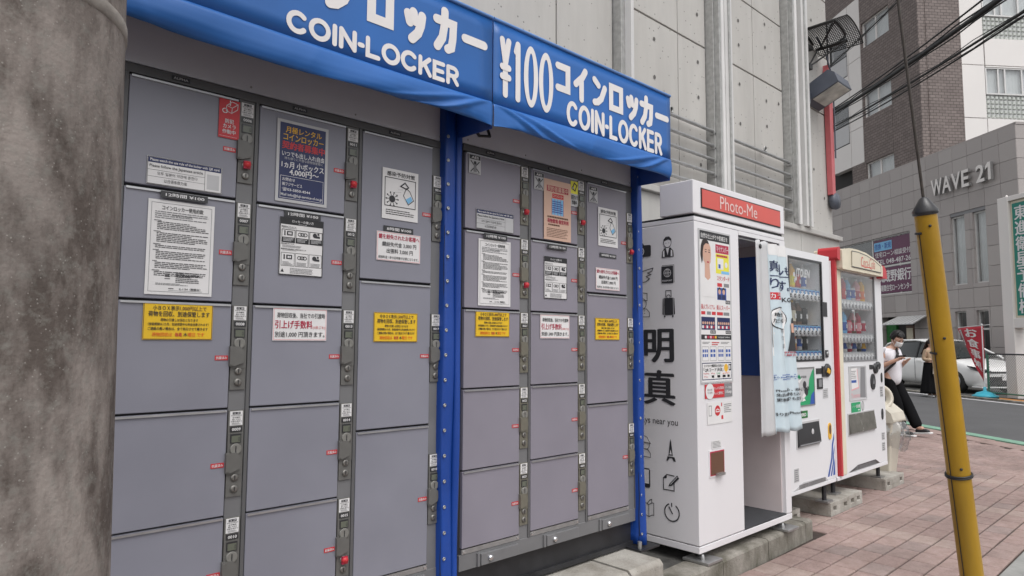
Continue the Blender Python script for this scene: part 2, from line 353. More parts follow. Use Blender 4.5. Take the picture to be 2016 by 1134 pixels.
# road between near kerb (y=8.0) and far kerb (y=13.7) in the street frame
b=MB(); b.box(-60,30,7.9,13.8,-.3,-.012,'asphalt'); struct(b.build('road',None,MBD))
b=MB(); b.box(-60,30,8.065,8.34,-.05,-.008,'paint_green'); struct(b.build('green_road_edge_line',None,MBD))
b=MB(); b.box(-60,30,13.35,13.45,-.05,-.008,'white'); struct(b.build('white_road_edge_line',None,MBD))
b=MB(); b.box(-60,30,13.8,40,-.3,-.01,'asphalt_patch'); struct(b.build('parking_ground',None,MBD))
b=MB()
for i in range(30): b.box(-42+i*1.2,-42+i*1.2+1.19,13.7,13.85,-.2,.03,'kerbstone')
struct(b.build('far_kerb',None,MBD,bevel=.012))
b=MB(); b.plate([(-15.9,13.9),(-13.2,13.9),(-13.2,14.6),(-16.6,14.5)],0,'paint_orange')
b.v=[(x,z,-.004) for x,y,z in b.v]; b.f=[tuple(reversed(q)) for q in b.f]
struct(b.build('orange_ground_marking',None,MBD))
# --- paved sidewalk
pv=MB()
poly=[(-12,-12),(17.0,-12)]
def nearx(Y): return (7.9+Y*math.sin(TH))/math.cos(TH)       # X of the near kerb at a given Y
pts=[(-12,-12),(nearx(-12),-12),(nearx(9),9),(-12,9)]
pv.add([(x,y,-.012) for x,y in pts]+[(x,y,-.4) for x,y in pts],[(0,1,2,3),(7,6,5,4),(0,4,5,1),(1,5,6,2),(2,6,7,3),(3,7,4,0)],'joint')
pavement=struct(pv.build('pavement'))
def kerbfront(X): return 2.10+.032*(X-3)
shared={}
def tile_mesh(lx,ly,k):
    key=(round(lx,3),round(ly,3),k)
    if key not in shared:
        q=MB(); c=.004; h=0.; 
        v=[(-lx/2,-ly/2,-.02),(lx/2,-ly/2,-.02),(lx/2,ly/2,-.02),(-lx/2,ly/2,-.02),(-lx/2,-ly/2,-.005),(lx/2,-ly/2,-.005),(lx/2,ly/2,-.005),(-lx/2,ly/2,-.005),
           (-lx/2+c,-ly/2+c,0),(lx/2-c,-ly/2+c,0),(lx/2-c,ly/2-c,0),(-lx/2+c,ly/2-c,0)]
        q.add(v,[(8,9,10,11)]+[(i,(i+1)%4,4+(i+1)%4,4+i) for i in range(4)]+[(4+i,4+(i+1)%4,8+(i+1)%4,8+i) for i in range(4)],k)
        shared[key]=q.mesh('paver')
    return shared[key]
rest=MB(); cnt=0
rp=random.Random(3)
xs=[]; x=1.2; i=0
while x<8.9: wd=.236 if i%3!=2 else .236; xs.append((x,wd)); x+=wd; i+=1
cells=[]
for j in range(-36,15):
    y0=1.062+j*.153
    for x,wd in xs:
        cx,cy=x+wd/2,y0+.0765
        if cx<5.1 and cy>kerbfront(cx)-.03: continue
        if cy>3.15 : continue
        if cy<1.05 and cx<6.1 and cx>2.6: continue
        band=('paver_4' if int(round((x-1.2)/.236))%6==0 and rp.random()<.8 else rp.choice(PAV[:4] if rp.random()<.5 else PAV[:2]))
        dist=math.hypot(cx,cy)
        vis= (cy>1.0 and cx>3.5 and cy/cx<.62)
        cells.append((dist if vis else 50+dist,cx,cy,wd-.0095,.1415,band))
cells.sort()
for n_,(d_,cx,cy,lx,ly,k) in enumerate(cells):
    M=Matrix.Translation((cx,cy,rp.uniform(-.0015,.0015)))@Matrix.Rotation(rp.uniform(-.004,.004),4,'Z')@Matrix.Rotation(rp.uniform(-.004,.004),4,'X')
    if n_<290 and d_<50: put('paver',tile_mesh(lx,ly,k),pavement,M)
    else:
        me=tile_mesh(lx,ly,k); rest.add([M@v.co for v in me.vertices],[tuple(p.vertices) for p in me.polygons],k)
# herringbone field near the street, too fine to pick apart
ca,sa=math.cos(R(-14)),math.sin(R(-14))
for i in range(-60,90):
    for j in range(-70,40):
        for (ox,oy,lx,ly) in ((0,0,.2,.1),(.2,-.1,.1,.2)) :
            bx_=i*.1+j*.3; by_=-i*.1*1+j*.1+0
            u=(i*.1+j*.2)+ox+lx/2; v=(i*.1-j*.2)+oy+ly/2
            X=9.6+u*ca-v*sa; Y=2.2+u*sa+v*ca
            if X<8.93 or X>14.5 or Y<-4.4 or Y>5.5: continue
            if X>nearx(Y)-.42: continue
            k=rp.choice(PAV[:3]); M=Matrix.Translation((X,Y,rp.uniform(-.0012,.0012)))@Matrix.Rotation(R(-14),4,'Z')
            me=tile_mesh(lx-.006,ly-.006,k); rest.add([M@w_.co for w_ in me.vertices],[tuple(p.vertices) for p in me.polygons],k)
tag(rest.build('pavers_beyond',pavement),None,None,None,'stuff')
b=MB()
for i in range(40):
    s0=-26+i*.8; b.box(s0,s0+.79,7.62,7.96,-.1,.004+.003*math.sin(i*2.3),'terracotta_dust')
for i in range(60):
    s0=-26+i*.6; b.box(s0,s0+.59,7.965,8.06,-.2,.02,'paint_green' if i%1==0 else 'kerbstone')
struct(b.build('near_kerb',None,MBD,bevel=.006))
b=MB(); b.box(2.6,6.1,-1.5,1.05,-.3,.006,'slabstone'); struct(b.build('concrete_slab',None,None,bevel=.008))
# --- raised strip with kerb stones under the lockers and booth
b=MB()
b.add([(x,y,z) for z in(-.2,.108) for x,y in((-3,kerbfront(-3)+.13),(5.0,kerbfront(5.0)+.13),(5.0,3.25),(-3,3.25))],[(4,5,6,7),(0,1,5,4),(1,2,6,5),(2,3,7,6),(3,0,4,7)],'asphalt_patch')
struct(b.build('raised_strip'))
kerb=tag(put('kerb',None,None,T(3.7,2.13,0)),None,None,None,'structure')
for x0,x1 in ((-1.12,-.52),(-.51,.09),(.10,.695),(.705,1.295),(1.305,1.895),(1.905,2.495),(2.505,3.095),(3.105,3.698),(3.706,4.302),(4.311,4.905),(4.914,5.03)):
    q=MB(); a0,a1=kerbfront(x0),kerbfront(x1)
    prof=[(0,-.1),(.002,.11),(.010,.122),(.024,.126),(.16,.122),(.16,-.1)]
    n=len(prof); nx=7; v=[]
    for i in range(nx):
        t=i/(nx-1); xx=x0+(x1-x0)*t; yy=a0+(a1-a0)*t
        for dy,z in prof: v.append((xx,yy+dy+rp.uniform(-.0012,.0012),z+(rp.uniform(-.0016,.0016) if z>0 else 0)))
    q.add(v,[((i+1)*n+j,i*n+j,i*n+(j+1)%n,(i+1)*n+(j+1)%n) for i in range(nx-1) for j in range(n)]+[tuple(range(n)),tuple(range(nx*n-1,(nx-1)*n-1,-1))],'kerbstone')
    q.build('kerbstone',kerb)
# ================================================================ CONCRETE BUILDING BEHIND
wall=thing('concrete_building','grey exposed concrete building wall with round tie holes behind the machines','building',(3,3.2,0))
b=MB(); b.box(-6,8.22,3.235,9,0,9.5,'concrete_wall'); b.build('wall_core',wall)
cols=[(-6,-3.2),(-3.19,-1.3),(-1.29,.4),(.41,1.88),(1.89,3.415),(3.43,4.06),(4.165,4.976),(4.986,5.43),(5.69,6.35),(6.36,6.99),(7.38,8.24)]
rows=[(2.66,4.112),(4.128,4.838),(4.852,5.56),(5.574,6.98),(6.994,8.4),(8.414,9.5)]
for (x0,x1) in cols:
    for (z0,z1) in rows:
        q=MB(); q.box(x0,x1,3.2,3.2345,z0,z1,'concrete_wall'); q.build('concrete_panel',wall,None,bevel=.004)
for x0,x1 in ((-6,1.2),(1.21,4.2),(4.21,7.2),(7.21,8.245)):
    q=MB(); q.box(x0,x1,3.13,3.2345,.1,2.6,'concrete_low'); q.build('lower_panel',wall,None,bevel=.004)
q=MB(); q.box(-6,8.25,3.09,3.2345,2.602,2.655,'concrete_low'); q.build('ledge',wall,None,bevel=.006)
q=MB(); q.lathe([(.0,0),(.011,.0),(.015,.003),(.017,.003)],(0,0,0),'holegrey',n=12,axis='y'); hole=q.mesh('tie_hole')
for x,z in [(3.75,3.05),(3.75,3.5),(3.75,4.45),(2.6,3.6),(4.62,3.62),(4.64,3.0),(4.62,3.95),(4.62,4.4),(4.62,4.75),(4.63,5.2),(5.32,3.0),(5.3,3.62),(5.3,3.95),(5.3,4.4),(5.3,4.72),(5.31,5.25),
            (6.06,3.55),(6.06,3.95),(6.06,4.35),(6.06,4.6),(6.06,5.1),(6.62,3.1),(6.62,3.65),(6.62,3.92),(6.62,4.5),(6.62,4.75),(6.63,5.3),(6.9,3.96),(7.75,3.4),(8.05,4.4),(7.8,5.2),(8.02,3.1)]:
    put('tie_hole',hole,wall,T(x,3.1985,z))
def pilaster(x0,x1,edge):
    q=MB(); q.box(x0,x1-edge,3.12,3.2346,2.66,9.5,'galv'); q.box(x1-edge,x1,3.06,3.2346,2.66,9.5,'alu')
    if edge>.06:
        q.box(x0+.02,x0+.05,3.07,3.12,2.66,9.5,'galv'); q.tube([(x0+.085,3.085,2.66),(x0+.085,3.085,9.5)],.028,'alu',8); q.box(x1-edge+.05,x1-edge+.075,3.045,3.06,2.66,9.5,'galv')
    q.build('pilaster',wall,None,bevel=.003)
pilaster(4.07,4.155,.035); pilaster(5.44,5.68,.13); pilaster(7.0,7.37,.16)
for x0,x1 in ((2.2,5.53),(5.69,7.08)):
    rail=thing('pipe_rail','five thin metal pipes along the concrete wall '+('left of the wide pilaster' if x0<3 else 'right of the wide pilaster'),'pipes',((x0+x1)/2,3.15,2.8),group='pipe rails on the wall')
    for z in (3.325,3.19,3.06,2.93,2.80):
        q=MB(); q.tube([(x0,3.145,z),(x1,3.145,z)],.016,'steel',8); q.build('pipe',rail)
    q=MB(); q.box(x1-.075,x1-.045,3.10,3.118,2.72,3.42,'galv')
    for z in (3.325,3.19,3.06,2.93,2.80): q.box(x1-.1,x1-.0,3.12,3.17,z-.035,z-.02,'steel')
    q.build('bracket',rail)
    q=MB(); q.lathe([(.03,0),(.03,.012),(.02,.012),(.02,0)],((x0+x1)/2+.9 if x0<3 else x0+.75,3.14,3.36),'galv',n=14,axis='y'); q.build('ring_bolt',rail)
# red sign round the far corner of the wall
t=thing('corner_sign','narrow red sign board with curved frame on the far corner of the concrete wall','sign',(8.2,3.15,3.0))
q=MB(); q.prism([(8.10,3.15),(8.185,3.15),(8.185,4.22),(8.17,4.42),(8.13,4.60),(8.075,4.72)],3.13,3.19,'fadedred'); q.build('board',t,None,bevel=.008)
q=MB(); q.tube([(8.195,3.12,3.6),(8.195,3.12,4.22),(8.18,3.12,4.45),(8.12,3.12,4.66),(7.98,3.12,4.84),(7.75,3.12,4.95)],.009,'lampbody',8); q.box(8.15,8.2,3.15,3.2,3.5,3.6,'steel'); q.build('frame',t)
q=MB(); q.lathe([(.0,-.02),(.09,-.02),(.10,.02),(.09,.05),(.0,.06)],(8.19,3.16,3.08),'lampbody',24,axis='y'); q.build('round_lamp',t)
# floodlight
t=thing('floodlight','dark grey box floodlight with pale lens fixed to the wall pilaster','floodlight',(7.6,3.1,4.05))
q=MB(); q.prismx([(3.239,4.292),(3.2,4.125),(2.821,4.287),(2.86,4.40),(2.93,4.448)],7.55,7.94,'lampbody'); q.build('housing',t,None,bevel=.014,seg=3)
q=MB(); ax=Vector((0,-.379,.162)).normalized(); nb=Vector((0,-ax.z,ax.y)); nb=nb if nb.z<0 else -nb
def fl(a_,w_): return Vector((7.55+.39*w_,3.2,4.125))+ax*a_+nb*.003
q.add([fl(.095,.07),fl(.40,.07),fl(.40,.93),fl(.095,.93)],[(0,1,2,3)],'lamplens'); q.build('lens',t,None,solid=.006)
q=MB(); q.tube([(7.5,3.16,4.16),(7.58,3.16,4.17)],.03,'steel',10); q.box(7.46,7.54,3.12,3.2,4.1,4.24,'lampbody'); q.build('bracket',t)
# perforated canopy
t=thing('mesh_canopy','small curved black perforated metal canopy on struts above the floodlight','canopy',(7.6,3.1,4.7))
q=MB()
def cpt(u,v):      # u: out from the wall, v: down the curve
    a_=R(96-62*v); return Vector((7.53-.03+.0+.49*(math.cos(a_)-math.cos(R(96))),3.19-.50*u,4.975+.40*(math.sin(a_)-math.sin(R(96)))))
nu,nv=24,22
for i in range(nu+1): q.tube([cpt(i/nu,j/10) for j in range(11)],.0042,'meshblack',4,sm=False)
for j in range(nv+1): q.tube([cpt(0,j/nv),cpt(1,j/nv)],.0042,'meshblack',4,sm=False)
q.build('perforated_sheet',t)
q=MB(); dn=Vector((0,0,-.012))
for u in (0,.72): q.tube([cpt(u,j/10*.8)+dn for j in range(9)],.013,'meshblack',6)
for v in (0,.8): q.tube([cpt(0,v)+dn,cpt(.72,v)+dn],.016,'meshblack',6)
q.tube([cpt(1,j/10) for j in range(11)],.008,'meshblack',6); q.tube([cpt(0,1),cpt(1,1)],.006,'meshblack',6)
q.build('frame',t)
for v0,v1 in ((.8,.0),(.8,.8)):
    q=MB(); q.tube([cpt(.05 if v1==0 else .7,v0)+dn,Vector((7.58,3.15,4.55))],.010,'meshblack',6); q.tube([cpt(.1,v0)+dn,cpt(.72,v1*.1)+dn],.007,'meshblack',6); q.build('strut',t)
q=MB(); q.box(7.53,7.62,3.12,3.2,4.52,4.58,'meshblack'); q.box(7.53,7.70,3.14,3.2,4.78,4.82,'meshblack'); q.build('wall_bracket',t)
# ================================================================ UTILITY POLE (near left)
t=thing('utility_pole','stained grey concrete utility pole standing close at the left edge','utility pole',(.07,.999,0))
def polec(z): return (.0535-.0133*(z-1.4),.9986)
def poler(z): return .17+(1.4-z)/150
q=MB(); n=64; zs=[-.1+.1*i for i in range(56)]
v=[]
for z in zs:
    c=polec(z); r_=poler(z); v+=[(c[0]+r_*math.cos(2*math.pi*j/n),c[1]+r_*math.sin(2*math.pi*j/n),z) for j in range(n)]
q.add(v,[(i*n+j,i*n+(j+1)%n,(i+1)*n+(j+1)%n,(i+1)*n+j) for i in range(len(zs)-1) for j in range(n)],'concrete_pole',True)
q.add(v,[tuple(range((len(zs)-1)*n,len(zs)*n))],'concrete_pole'); q.build('shaft',t)
q=MB(); n=64; v=[]
for dz,dr in ((-.010,0),(-.008,.002),(.008,.002),(.010,0)):
    z=1.79+dz; c=polec(z); r_=poler(z)+dr; v+=[(c[0]+r_*math.cos(2*math.pi*j/n),c[1]+r_*math.sin(2*math.pi*j/n),z) for j in range(n)]
q.add(v,[(i*n+j,i*n+(j+1)%n,(i+1)*n+(j+1)%n,(i+1)*n+j) for i in range(3) for j in range(n)],'concrete_band',True); q.build('band',t)
# ================================================================ COIN LOCKERS
LY=2.3
def notice(parent,name,X0,X1,Z0,Z1,paper,fn,y=LY,thick=.0009,border=None,tilt=0.,label=None):
    """a printed sheet; fn(n) draws with fractions 0..1"""
    b=MB(); wd,ht=X1-X0,Z1-Z0; b.box(0,wd,-thick,0,0,ht,paper)
    class Nf: pass
    n=Nf(); yy=-thick-.0006
    n.t=lambda s,x0,x1,z0,z1,k='ink',bold=.0,sh=0.:b.text(s,x0*wd,None if x1 is None else x1*wd,z0*ht,z1*ht,yy-.0004,k,bold,2,sh)
    n.r=lambda x0,x1,z0,z1,k='ink',lift=0:b.rect(x0*wd,x1*wd,z0*ht,z1*ht,yy-.0002*lift+.0003,k)
    n.l=lambda x0,x1,z0,z1,c,k='ink',fill=.5,seed=1:b.lines(x0*wd,x1*wd,z0*ht,z1*ht,c,yy-.0004,k,fill,seed)
    n.p=lambda pts,k='ink',lift=0:b.plate([(x*wd,z*ht) for x,z in pts],yy-.0002*lift,k)
    n.s=lambda pts,w_,k='ink',closed=False,lift=1:b.stroke([(x*wd,z*ht) for x,z in pts],w_*wd,yy-.0002*lift,k,closed=closed)
    n.d=lambda x,z,r_,k='ink',lift=1:b.disc(x*wd,z*ht,r_*wd,yy-.0002*lift,k,14)
    n.b=lambda k,w_=.012,m=.0:n.s([(m+w_/2,m*wd/ht+w_/2*wd/ht),(1-m-w_/2,m*wd/ht+w_/2*wd/ht),(1-m-w_/2,1-(m+w_/2)*wd/ht),(m+w_/2,1-(m+w_/2)*wd/ht)],w_,k,True)
    fn(n)
    o=b.build(name,parent,T(X0,y-.0025,Z0)@Matrix.Rotation(tilt,4,'Y'))
    if label: o['label']=label
    return o
def f_price(s): return lambda n:(n.t(s,.1,.92,.24,.78,'white',.02))
def f_terms(n):
    n.b('greyink',.006,.045); n.t('コインロッカー使用約款',.2,.82,.895,.945,'ink',.01); n.l(.1,.9,.80,.885,4,'greyink',.45,2); n.t('0:00時〜24:00時',.35,.65,.838,.858,'ink'); 
    z=.79
    for i,(c,m) in enumerate(((5,.06),(6,.05),(2,0),(5,.05),(4,.02),(3,0))):
        h=c*.018; n.l(.09,.2,z-.016,z-.004,1,'ink',.6,i); n.l(.12+m*.3,.92,z-h-.016,z-.016,c,'ink',.42,i+7); z-=h+.026
    n.l(.28,.36,.16,.25,4,'ink',.4,5); n.t('株式会社 フジサービス',.44,.76,.226,.246,'ink',.01); n.l(.44,.8,.13,.22,5,'ink',.45,8); n.l(.15,.75,.1,.125,2,'greyink',.5,4)
    n.t('K-1154（朝霞台）',.5,.82,.055,.08,'ink',.008); n.l(.34,.42,.06,.075,1,'ink',.6); n.r(.34,.85,.045,.048,'ink')
def f_yellow(kind,price):
    def f(n):
        n.b('brown',.008,.006)
        n.t(kind+'ＢＯＸ表示',.13,.50,.80,.93,'ink',.014); n.t(price+'円以上で',.51,.9,.80,.93,'brown',.014); n.t('荷物を回収、別途保管します',.07,.95,.63,.78,'ink',.02)
        n.t('荷物の引渡しは当社となります',.24,.78,.50,.585,'ink',.012); n.t('（保管期間は1カ月、別途保管中も料金加算されます）',.07,.94,.385,.465,'ink',.01)
        n.t('ご連絡の無い場合は、全て処分させて戴きます',.07,.93,.255,.345,'ink',.012); n.t('荷物回収は',.13,.41,.085,.195,'orange',.015); n.t('毎週',.45,.55,.085,.195,'red',.02); n.t('木',.57,.63,.085,.195,'ink',.02); n.t('曜日 です',.64,.88,.085,.195,'orange',.015)
    return f
def f_english(n):
    n.b('ink',.006,.004); n.r(.012,.985,.78,.965,'navy'); n.t('Please watch the use rule of the locker with QR card.',.035,.965,.815,.93,'white',.012,)
    n.t('Please follow the Japanese article',.03,.73,.585,.72,'ink',.008); n.t('모두 일본어 약관에 준한다',.13,.66,.35,.47,'ink'); n.t('以日语条款为准',.22,.52,.10,.23,'ink')
    n.r(.012,.76,.515,.525,'ink'); n.r(.012,.76,.275,.285,'ink'); n.r(.757,.762,.03,.78,'ink'); n.r(.79,.96,.1,.66,'palegrey')
def f_camred(n):
    n.s([(.52,.98),(.52,.86)],.05,'white'); n.s([(.33,.7),(.6,.66),(.62,.8),(.35,.84)],.03,'white',True); n.s([(.62,.8),(.9,.92),(.88,.78),(.6,.66)],.03,'white'); n.s([(.35,.84),(.62,.96),(.9,.92)],.03,'white')
    n.s([(.28+.12*math.cos(a*.524),.7+.055*math.sin(a*.524)) for a in range(12)],.04,'white',True)
    n.t('防犯',.3,.72,.385,.5,'white',.02); n.t('カメラ',.2,.82,.255,.36,'white',.02); n.t('作動中',.18,.82,.115,.225,'white',.02); n.l(.05,.95,.035,.06,1,'pink',.6)
def f_dark(n):
    n.r(.055,.945,.035,.965,'navy'); n.t('月極レンタル',.16,.86,.845,.925,'gold',.02); n.t('コインロッカー',.12,.90,.75,.835,'gold',.02); n.t('契約者募集中',.1,.93,.645,.74,'red',.04)
    n.t('いつでも出し入れ自由',.1,.92,.555,.62,'white',.015); n.t('持ち帰りに不便な荷物保管等に',.15,.9,.515,.55,'palegrey'); n.t('1ヵ月 小ボックス',.1,.92,.415,.495,'white',.02); n.t('4,000円〜',.25,.82,.33,.41,'white',.025)
    n.s([(.085,.315),(.915,.315),(.915,.05),(.085,.05)],.006,'white',True); n.t('お問合せ',.12,.36,.255,.295,'white',.015); n.t('㈱フジサービス',.12,.5,.195,.238,'white',.012); n.t('☎03-5850-4544',.12,.66,.13,.175,'white',.012); n.t('Mail info@fuji-service-cl.co.jp',.1,.9,.065,.108,'white',.008)
def f_howto(n):
    n.b('ink',.02,.0); n.r(.0,1,.875,1,'black'); n.t('ロッカーの使い方',.27,.76,.915,.965,'white',.015); n.t('How to use',.42,.6,.885,.905,'white')
    for zr in (.0,-.385):
        n.t('■荷物を入れるとき' if zr==0 else '■通常料金経過後に荷物を出すとき',.04,.36 if zr==0 else .6,.825+zr,.845+zr,'ink',.02); n.l(.07,.4,.805+zr,.818+zr,1,'greyink')
        for i in range(3):
            x=.05+i*.315
            if zr==0:
                n.s([(x,.565),(x+.29,.565),(x+.29,.785),(x,.785)],.012,'ink',True); n.r(x+.005,x+.285,.57,.655,'black',1); n.l(x+.03,x+.27,.58,.645,3,'palegrey',.5,i)
            else:
                n.s([(x,.16),(x+.29,.16),(x+.29,.385),(x,.385)],.008,'ink',True); n.l(x+.03,x+.26,.17,.235,3,'greyink',.45,i+4)
            zc=.72 if zr==0 else .31
            if i==0: n.r(x+.05,x+.08,zc-.04,zc+.045,'ink',2); n.r(x+.11,x+.24,zc-.035,zc+.04,'ink',2); n.r(x+.14,x+.17,zc-.015,zc+.02,'white',5); n.r(x+.18,x+.21,zc-.015,zc+.02,'white',5)
            if i==1:
                for q_ in (.09,.15,.21): n.s([(x+q_+.045*math.cos(a*.524),zc+.028*math.sin(a*.524)) for a in range(12)],.014,'ink',True,2)
            if i==2: n.d(x+.12,zc+.01,.05,'ink',2); n.r(x+.13,x+.24,zc-.035,zc+.005,'ink',2); n.d(x+.2,zc+.035,.025,'ink',2)
    n.l(.07,.5,.475,.52,3,'greyink',.4,6); n.t('■荷物を出すとき',.04,.32,.53,.55,'ink',.02)
    n.p([(.04,.05),(.12,.05),(.08,.11)],'ink'); n.l(.25,.8,.03,.13,4,'greyink',.45,9)
def f_pink(n):
    n.b('pink',.008,.012); n.t('荷物回収後、当社での引渡時',.07,.96,.70,.86,'ink',.012); n.t('引上げ手数料',.04,.72,.37,.62,'crimson',.03); n.t('(1日ごと)',.73,.97,.36,.46,'red',.015); n.t('別途1,000 円頂きます。',.04,.96,.1,.28,'ink',.012)
def f_spray(n):
    n.t('感染予防対策',.12,.9,.855,.945,'ink',.012); n.s([(.07,.26),(.92,.26),(.92,.82),(.07,.82)],.018,'ink',True)
    n.d(.27,.4,.085,'ink'); 
    for a in range(10): 
        c,s_=math.cos(a*.628),math.sin(a*.628); n.s([(.27+.1*c,.4+.1*.83*s_),(.27+.15*c,.4+.15*.83*s_)],.016,'ink'); n.d(.27+.16*c,.4+.16*.83*s_,.02)
    for i in range(14): n.d(.33+.017*i,.48+.012*i+.02*((i*7)%5-2),.006)
    n.p([(.58,.47),(.72,.34),(.86,.44),(.8,.56),(.7,.62),(.62,.6)],'paper'); n.s([(.58,.5),(.72,.33),(.87,.43),(.76,.6),(.66,.66)],.018,'ink',True,2); n.p([(.64,.43),(.72,.35),(.84,.43),(.79,.51)],'sky_blue',3); n.s([(.5,.68),(.62,.76),(.72,.68),(.66,.64),(.58,.66)],.03,'ink',True,2)
    n.l(.1,.93,.08,.2,3,'ink',.4,3)
def f_lost(n):
    n.b('pink',.008,.01); n.t('鍵を紛失されたお客様へ',.04,.97,.75,.92,'crimson',.03); n.t('鍵紛失代金 3,000 円',.12,.9,.49,.66,'ink',.01); n.t('出張料 3,000 円',.22,.82,.26,.43,'ink',.01); n.t('超過料金 / 身分証明書が必要になります。',.04,.96,.07,.17,'ink',.006)
def f_aes(n):
    n.r(.04,.96,.76,.98,'plasticdark'); n.t('AES',.2,.8,.8,.93,'paper',.02)
    n.s([(.15,.1),(.85,.66)],.07,'ink'); n.s([(.85,.1),(.15,.66)],.07,'ink'); n.d(.5,.58,.12,'ink'); n.p([(.35,.1),(.65,.1),(.6,.5),(.4,.5)],'greyink',2); n.l(.1,.9,.02,.07,1,'greyink')
def f_faded(n):
    n.r(.1,.9,.8,.9,'crimson'); n.t('契約者募集中',.12,.88,.805,.895,'fadedpaper',.03); n.r(.3,.72,.7,.775,'red'); n.t('コインロッカー',.33,.7,.715,.76,'cream',.02); n.r(.28,.72,.42,.69,'sky_blue'); n.l(.3,.7,.45,.66,6,'inkblue',.5,3)
    for x in (.28,.39,.5,.61,.715): n.r(x-.006,x+.006,.42,.69,'crimson',2)
    n.l(.12,.9,.36,.4,1,'brown',.7,2); n.t('荷物置場 個室利用',.12,.9,.28,.35,'crimson',.03); n.l(.15,.85,.23,.27,1,'brown',.6,4); n.l(.1,.9,.04,.2,6,'brown',.35,6)
def f_camyel(n):
    n.r(0,1,.5,1,'lemon'); n.s([(.2,.7),(.6,.62),(.85,.85),(.5,.93)],.12,'ink',True); n.d(.28,.72,.16,'ink',3); n.d(.28,.72,.08,'paper',6); n.t('防犯カメラ',.08,.94,.27,.45,'ink',.03); n.t('作動中',.15,.85,.07,.24,'ink',.03)
def shared_part(key,fn):
    if key not in shared:
        q=MB(); fn(q); shared[key]=q.mesh(key.split('|')[0])
    return shared[key]
def d_unit(k):
    def f(q):
        q.box(.003,.054,-.004,.02,-.286,-.003,k); q.box(.003,.054,-.0062,-.004,-.215,-.078,k)
    return f
def d_sticker(q):
    q.box(.008,.050,-.0055,-.004,-.053,-.006,'paper'); y=-.0062
    q.rect(.016,.042,-.017,-.009,y,'ink'); q.text('注 意',.018,.040,-.0155,-.0105,y-.0004,'white'); q.text('使用料金は前金制',.011,.047,-.0225,-.0185,y,'ink'); q.text('必ず鍵を',.016,.042,-.029,-.0245,y,'ink',.02); q.text('差してから',.015,.043,-.0355,-.031,y,'ink',.02); q.text('お金を1枚ずつ',.011,.048,-.042,-.0375,y,'ink',.02); q.lines(.014,.045,-.051,-.044,2,y,'greyink',.5,3)
def d_disp(off):
    def f(q):
        q.box(.011,.046,-.0095,-.006,-.111,-.081,'plasticdark'); q.rect(.014,.043,-.1085,-.0865,-.0099,off)
        if off=='lcd': q.text('0',.036,.041,-.105,-.091,-.0103,'ink')
        else: q.text('300',.026,.041,-.104,-.091,-.0103,'lcd')
    return f
def d_knob(q):
    q.lathe([(.0185,.0),(.0185,.006),(.016,.009),(.013,.009),(.0125,.006),(.0,.005)],(.029,-.006,-.131),'knobgrey',18,axis='y'); q.rect(.0268,.0302,-.142,-.120,-.0118,'black'); q.v=[(x,y if y>-.0117 else -.0122,z) for x,y,z in q.v]
def d_handle(k):
    def f(q):
        pl=[(-.004,-.207),(.012,-.207),(.042,-.196),(.046,-.178),(.044,-.155),(.03,-.142),(-.004,-.141)]
        q.prism(pl,-.016,-.004,k); q.prism([(-.004,-.202),(.006,-.202),(.006,-.146),(-.004,-.146)],-.019,-.016,k)
    return f
def d_lock(z):
    def f(q):
        q.lathe([(.0125,.0),(.0125,.004),(.0095,.006),(.006,.0065),(.0,.0055)],(.029,-.004,z),'lockmetal',16,axis='y'); q.box(.0275,.0305,-.0109,-.0100,z-.0075,z+.0075,'black')
    return f
def d_key(q):
    q.lathe([(.0125,.0),(.0125,.004),(.0,.0045)],(.029,-.004,-.224),'steel',16,axis='y'); q.box(.018,.040,-.022,-.012,-.238,-.212,'crimson'); q.lathe([(.004,.006),(.012,.008),(.013,.014),(.010,.024),(.0,.026)],(.029,-.004,-.224),'red',14,axis='y')
